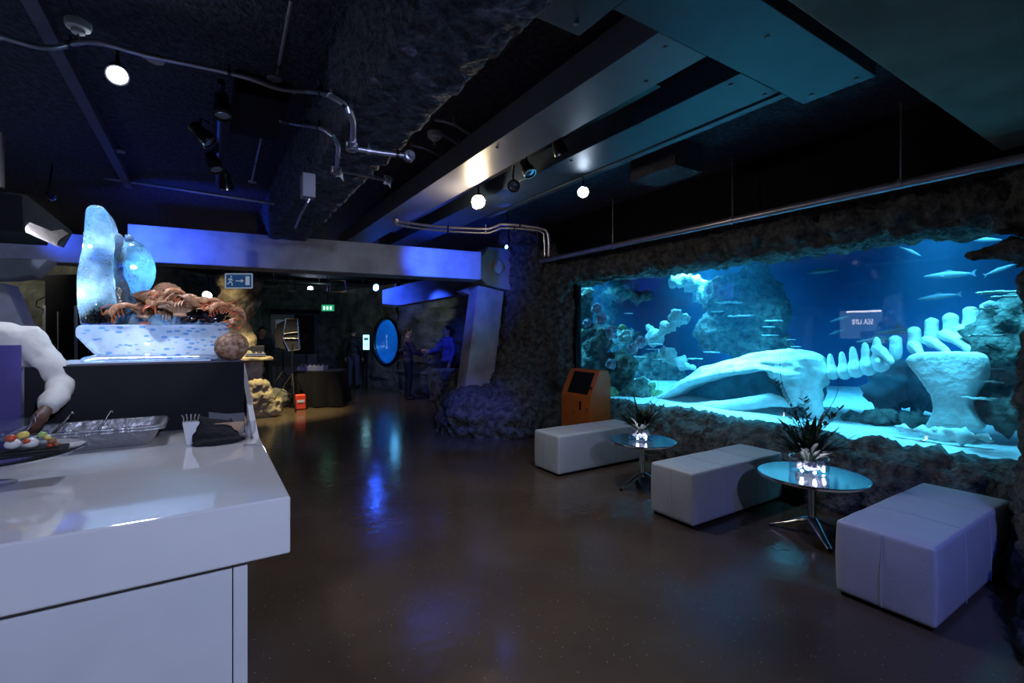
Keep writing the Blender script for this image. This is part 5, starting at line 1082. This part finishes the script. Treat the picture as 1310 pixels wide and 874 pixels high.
for i in range(4): MB().tube([fr4[i], fr4[(i+1) % 4]], .010, 6).build('frame_edge', M['sign_white'], t)
pictogram(t, c, w, h, UP, RT, M['sign_white'])
for s_ in (-.4, .4): MB().tube([c+RT*w*s_+UP*h/2, V((c.x+RT.x*w*s_, c.y+RT.y*w*s_, 3.33))], .006, 6).build('hanging_rod', M['black_metal'], t)
c = at(419, 394, 13.8); w, h = 15/613*13.8, 8/613*13.8; t = thing('exit_sign', 'small lit green exit sign above the far doorway', 'sign', c)
MB().prism([c-RT*w/2-UP*h/2, c+RT*w/2-UP*h/2, c+RT*w/2+UP*h/2, c-RT*w/2+UP*h/2], FW*.06).build('panel', M['sign_green'], t)
mb = MB()
for k in (-.28, 0, .28): mb.prism([c+RT*w*(k-.08)-UP*h*.3-FW*.004, c+RT*w*(k+.08)-UP*h*.3-FW*.004, c+RT*w*(k+.08)+UP*h*.25-FW*.004, c+RT*w*(k-.08)+UP*h*.25-FW*.004], -FW*.004)
mb.build('lit_symbols', M['sign_lit'], t)
MB().tube([c+UP*h/2, V((c.x, c.y, 3.33))], .01, 6).build('hanging_rod', M['black_metal'], t)
# info screen
c = at(468.5, 438, 13.6); w, h = 8/613*13.6, 19/613*13.6; t = thing('info_screen', 'small upright lit white and cyan information screen left of the round window', 'screen', c)
def rc(cc, w, h, th, m, nm): return MB().prism([cc-RT*w/2-UP*h/2, cc+RT*w/2-UP*h/2, cc+RT*w/2+UP*h/2, cc-RT*w/2+UP*h/2], FW*th).build(nm, m, t)
rc(c, w*1.3, h*1.12, .05, M['black'], 'bezel'); rc(c-FW*.006, w, h, .004, emit('screen_glow', (.35, .80, 1), 2.2), 'display')
rc(c-FW*.010+UP*h*.22, w*.7, h*.18, .003, emit('screen_picture', (.08, .2, .3), .6), 'picture_block')
for k in range(3): rc(c-FW*.010-UP*h*(.05+.1*k), w*.7, h*.025, .003, emit('screen_text', (.05, .3, .5), .5), 'text_line')
MB().tube([c-UP*h*.56+FW*.03, V((c.x, c.y, 0))+FW*.03], .03, 8).build('post', M['black'], t)
# far curtain / dark blocks beside the doorway
p = at(440, 480, 13.9)
# left: tall black cabinet
cA, cB = at(57, 470, 6.3), at(97, 470, 6.3); t = thing('tall_cabinet', 'tall black cabinet with a grey edge strip behind the ice sculpture at the left', 'cabinet', ((cA.x+cB.x)/2, cA.y, 0))
zt1 = 1.55+(428-351)*6.3/613
MB().prism([V((cA.x, cA.y, 0)), V((cB.x, cB.y, 0)), V((cB.x, cB.y, zt1)), V((cA.x, cA.y, zt1))], FW*.5).build('body', M['black'], t, bevel=.01)
for q in (cA, cB): MB().tube([V((q.x, q.y, 0)), V((q.x, q.y, 1.93))], .018, 4).build('edge_strip', M['concrete'], t)
mq = cA.lerp(cB, .45); MB().tube([V((mq.x, mq.y, .6))-FW*.01, V((mq.x, mq.y, 1.85))-FW*.01], .008, 6).build('door_gap', M['concrete'], t)
MB().tube([at(57, 380, 6.28), at(47, 385, 6.28), at(46, 392, 6.28), at(56, 396, 6.28)], .007, 6).build('handle', M['black_metal'], t, smooth=True)
# purple-blue panel at the right of the distant beam
p = at(603, 440, 10.8); props(MB().prism([at(600, 505, 10.8), at(606, 505, 10.8), at(606, 386, 10.8), at(600, 388, 10.8)], FW*.3).build('upright_panel', mat('violet_panel', (.12, .05, .25), .6), bevel=.01), 'narrow violet upright panel just behind the leaning column', 'panel')
p = at(590, 470, 11.0)
t = thing('rock_shelf_item', 'small dark object on the rock shelf left of the leaning column', 'ornament', (p.x, p.y, .75)); t.name = 'shelf_ornament'; ORG[t.name] = V(t.location)
MB().ell((p.x, p.y, .86), (.25, .14, .09)).ell((p.x+.1, p.y, .95), (.1, .08, .09)).build('body', M['black'], t, remesh=.03, disp=lambda c: .03*noise.noise(c*8))
props(MB().bb((p.x-.6, p.y-.3, 0), (p.x+.6, p.y+.5, .76)).build('rock_shelf', M['rock_far'], remesh=.04, disp=rocky(.04, 3, .02, 8, 4)), 'low rock shelf along the wall behind the leaning column', 'rock shelf')
# lit wall sign behind the bar, seen mirrored in the glass
t = thing('wall_sign', 'backlit white SEA LIFE sign seen as a mirrored reflection in the aquarium glass', 'sign', (-3.0, 4.85, 1.45))
MB().bb((-3.06, 4.5, 1.45), (-3.0, 5.55, 2.12)).build('panel', emit('sign_face', (.20, .45, .80), 2.4), t)
tx = emit('sign_letters', (.9, .95, 1), 12)
text_mesh('lettering', 'SEA LIFE', .17, tx, t, (-2.99, 5.07, 1.84), (pi/2, 0, pi/2), sx=.72)
MB().bb((-3.0, 4.7, 2.07), (-2.97, 5.4, 2.11)).build('lamp_strip', emit('strip', (.8, .95, 1), 14), t)
MB().tube([(-3.03, 4.85, 2.12), (-3.03, 4.85, 3.34)], .012, 8).build('hanger', M['black_metal'], t)
# =================== LIGHT ===================
w = bpy.data.worlds.new('world'); bpy.context.scene.world = w; w.use_nodes = True
w.node_tree.nodes['Background'].inputs[0].default_value = (.02, .03, .09, 1); w.node_tree.nodes['Background'].inputs[1].default_value = .5
light('lamp_beam', 'SPOT', S1-V((0, 0, .06)), 70, (.78, .82, 1), (-.4, 2.9, 1), spot_size=radians(95), spot_blend=.9, shadow_soft_size=.12)
light('lamp_beam', 'POINT', S2+V((-.02, .04, -.07)), 24, (1, .78, .50), shadow_soft_size=.05)
light('lamp_beam', 'SPOT', S3-V((0, 0, .06)), 60, (.62, .72, 1), (3.2, 3.0, 0), spot_size=radians(130), spot_blend=.9, shadow_soft_size=.05)
# warm spot on the back-left floor
sp_ = at(350, 300, 9.0); light('floor_spot', 'SPOT', (sp_.x, sp_.y-.2, 3.2), 700, (1, .82, .42), tuple(at(345, 525, 9.4)), spot_size=radians(58), spot_blend=.7, shadow_soft_size=.08)
light('floor_spot', 'SPOT', tuple(at(470, 330, 11)), 60, (1, .85, .6), tuple(at(470, 520, 10.5)), spot_size=radians(80), spot_blend=.8, shadow_soft_size=.08)
cq = c0-FW*1.3
light('column_spot', 'SPOT', (cq.x, cq.y, 3.1), 60, (1, .80, .50), (c0.x, c0.y, 1.4), spot_size=radians(60), spot_blend=.8, shadow_soft_size=.08)
# blue washes
def blue(p, tg, e, a=70): light('blue_wash', 'SPOT', p, e, (.03, .10, 1), tg, spot_size=radians(a), spot_blend=.8, shadow_soft_size=.05)
b1 = at(205, 312, 5.5); blue(b1-FW*.7+V((0, 0, -.1)), b1, 120, 95)
b2 = at(565, 335, 6.9); blue(b2-FW*.8+V((0, 0, -.1)), b2, 130, 90)
b3 = at(120, 305, 5.9); blue(b3-FW*.8, b3, 16, 90)
b4 = at(500, 378, 9.5); blue(b4-FW*.6, b4, 60, 90)
b5 = at(600, 520, 6.9); blue(at(560, 330, 5.6), b5, 130, 40)
b6 = at(575, 450, 11); blue(at(560, 360, 9.5), b6, 60, 60)
b7 = at(1240, 780, 2.6); blue((2.3, -.8, 2.6), b7, 95, 50)
# fill spots added out of view behind the photographer
light('fill_spot', 'SPOT', (.75, -1.7, 2.7), 460, (.56, .65, 1), (-.1, 2.2, .8), spot_size=radians(80), spot_blend=.8, shadow_soft_size=.06)
light('fill_spot', 'SPOT', (1.6, -1.4, 2.7), 75, (.55, .58, 1), (3.4, 2.4, .2), spot_size=radians(75), spot_blend=.8, shadow_soft_size=.06)
# unseen fill spots added to brighten the dark back room
light('back_fill', 'SPOT', (3.2, 9.6, 3.2), 60, (.75, .9, .8), (4.6, 13.5, 1.2), spot_size=radians(110), spot_blend=.8, shadow_soft_size=.1)
light('back_fill', 'SPOT', (-1.8, 8.2, 3.2), 150, (.9, .85, .65), (-2.6, 10.6, 1.2), spot_size=radians(100), spot_blend=.8, shadow_soft_size=.1)
light('back_fill', 'SPOT', (2.0, 11.8, 3.2), 22, (.6, .9, .8), (2.0, 15.5, 1.0), spot_size=radians(110), spot_blend=.8, shadow_soft_size=.1)
# ice
light('ice_light', 'SPOT', (.3, 1.3, 2.75), 85, (.72, .80, 1), (-.36, 3.5, 1.6), spot_size=radians(26), spot_blend=.6, shadow_soft_size=.03)  # unseen front spot added to whiten the frosted ice
light('ice_light', 'SPOT', (-.95, 4.35, 2.7), 110, (.15, .55, 1), (-.55, 3.6, 1.9), spot_size=radians(50), shadow_soft_size=.05)
light('food_lamp', 'SPOT', (.9, 3.9, 2.8), 70, (1, .72, .45), (.0, 3.5, 1.55), spot_size=radians(28), spot_blend=.5, shadow_soft_size=.04)
light('ice_light', 'AREA', (-.34, 3.67, PZ+.021), 5, (.55, .72, 1), (-.34, 3.67, 3), shape='RECTANGLE', size=.6, size_y=.2)
light('ice_inner_fill', 'POINT', (-.60, 3.62, 1.78), 7, (.50, .75, 1), shadow_soft_size=.012)  # unseen points added inside the ice to make it glow
light('ice_inner_fill', 'POINT', (-.56, 3.62, 2.05), 4, (.5, .75, 1), shadow_soft_size=.01)
light('ice_inner_fill', 'POINT', (gc.x, gc.y, gc.z), 4, (.10, .50, 1), shadow_soft_size=.012)
light('ice_inner_fill', 'POINT', (-.30, 3.66, PZ+.11), 4, (.7, .8, 1), shadow_soft_size=.008)
sc = bpy.context.scene
sc.view_settings.view_transform = 'Standard'; sc.view_settings.look = 'None'; sc.view_settings.exposure = 0; sc.view_settings.gamma = 1; sc.view_settings.use_curve_mapping = False
cy = sc.cycles; cy.use_denoising = True; cy.max_bounces = 9; cy.transparent_max_bounces = 12; cy.transmission_bounces = 8; cy.volume_bounces = 0; cy.sample_clamp_indirect = 4; cy.caustics_reflective = False; cy.caustics_refractive = False
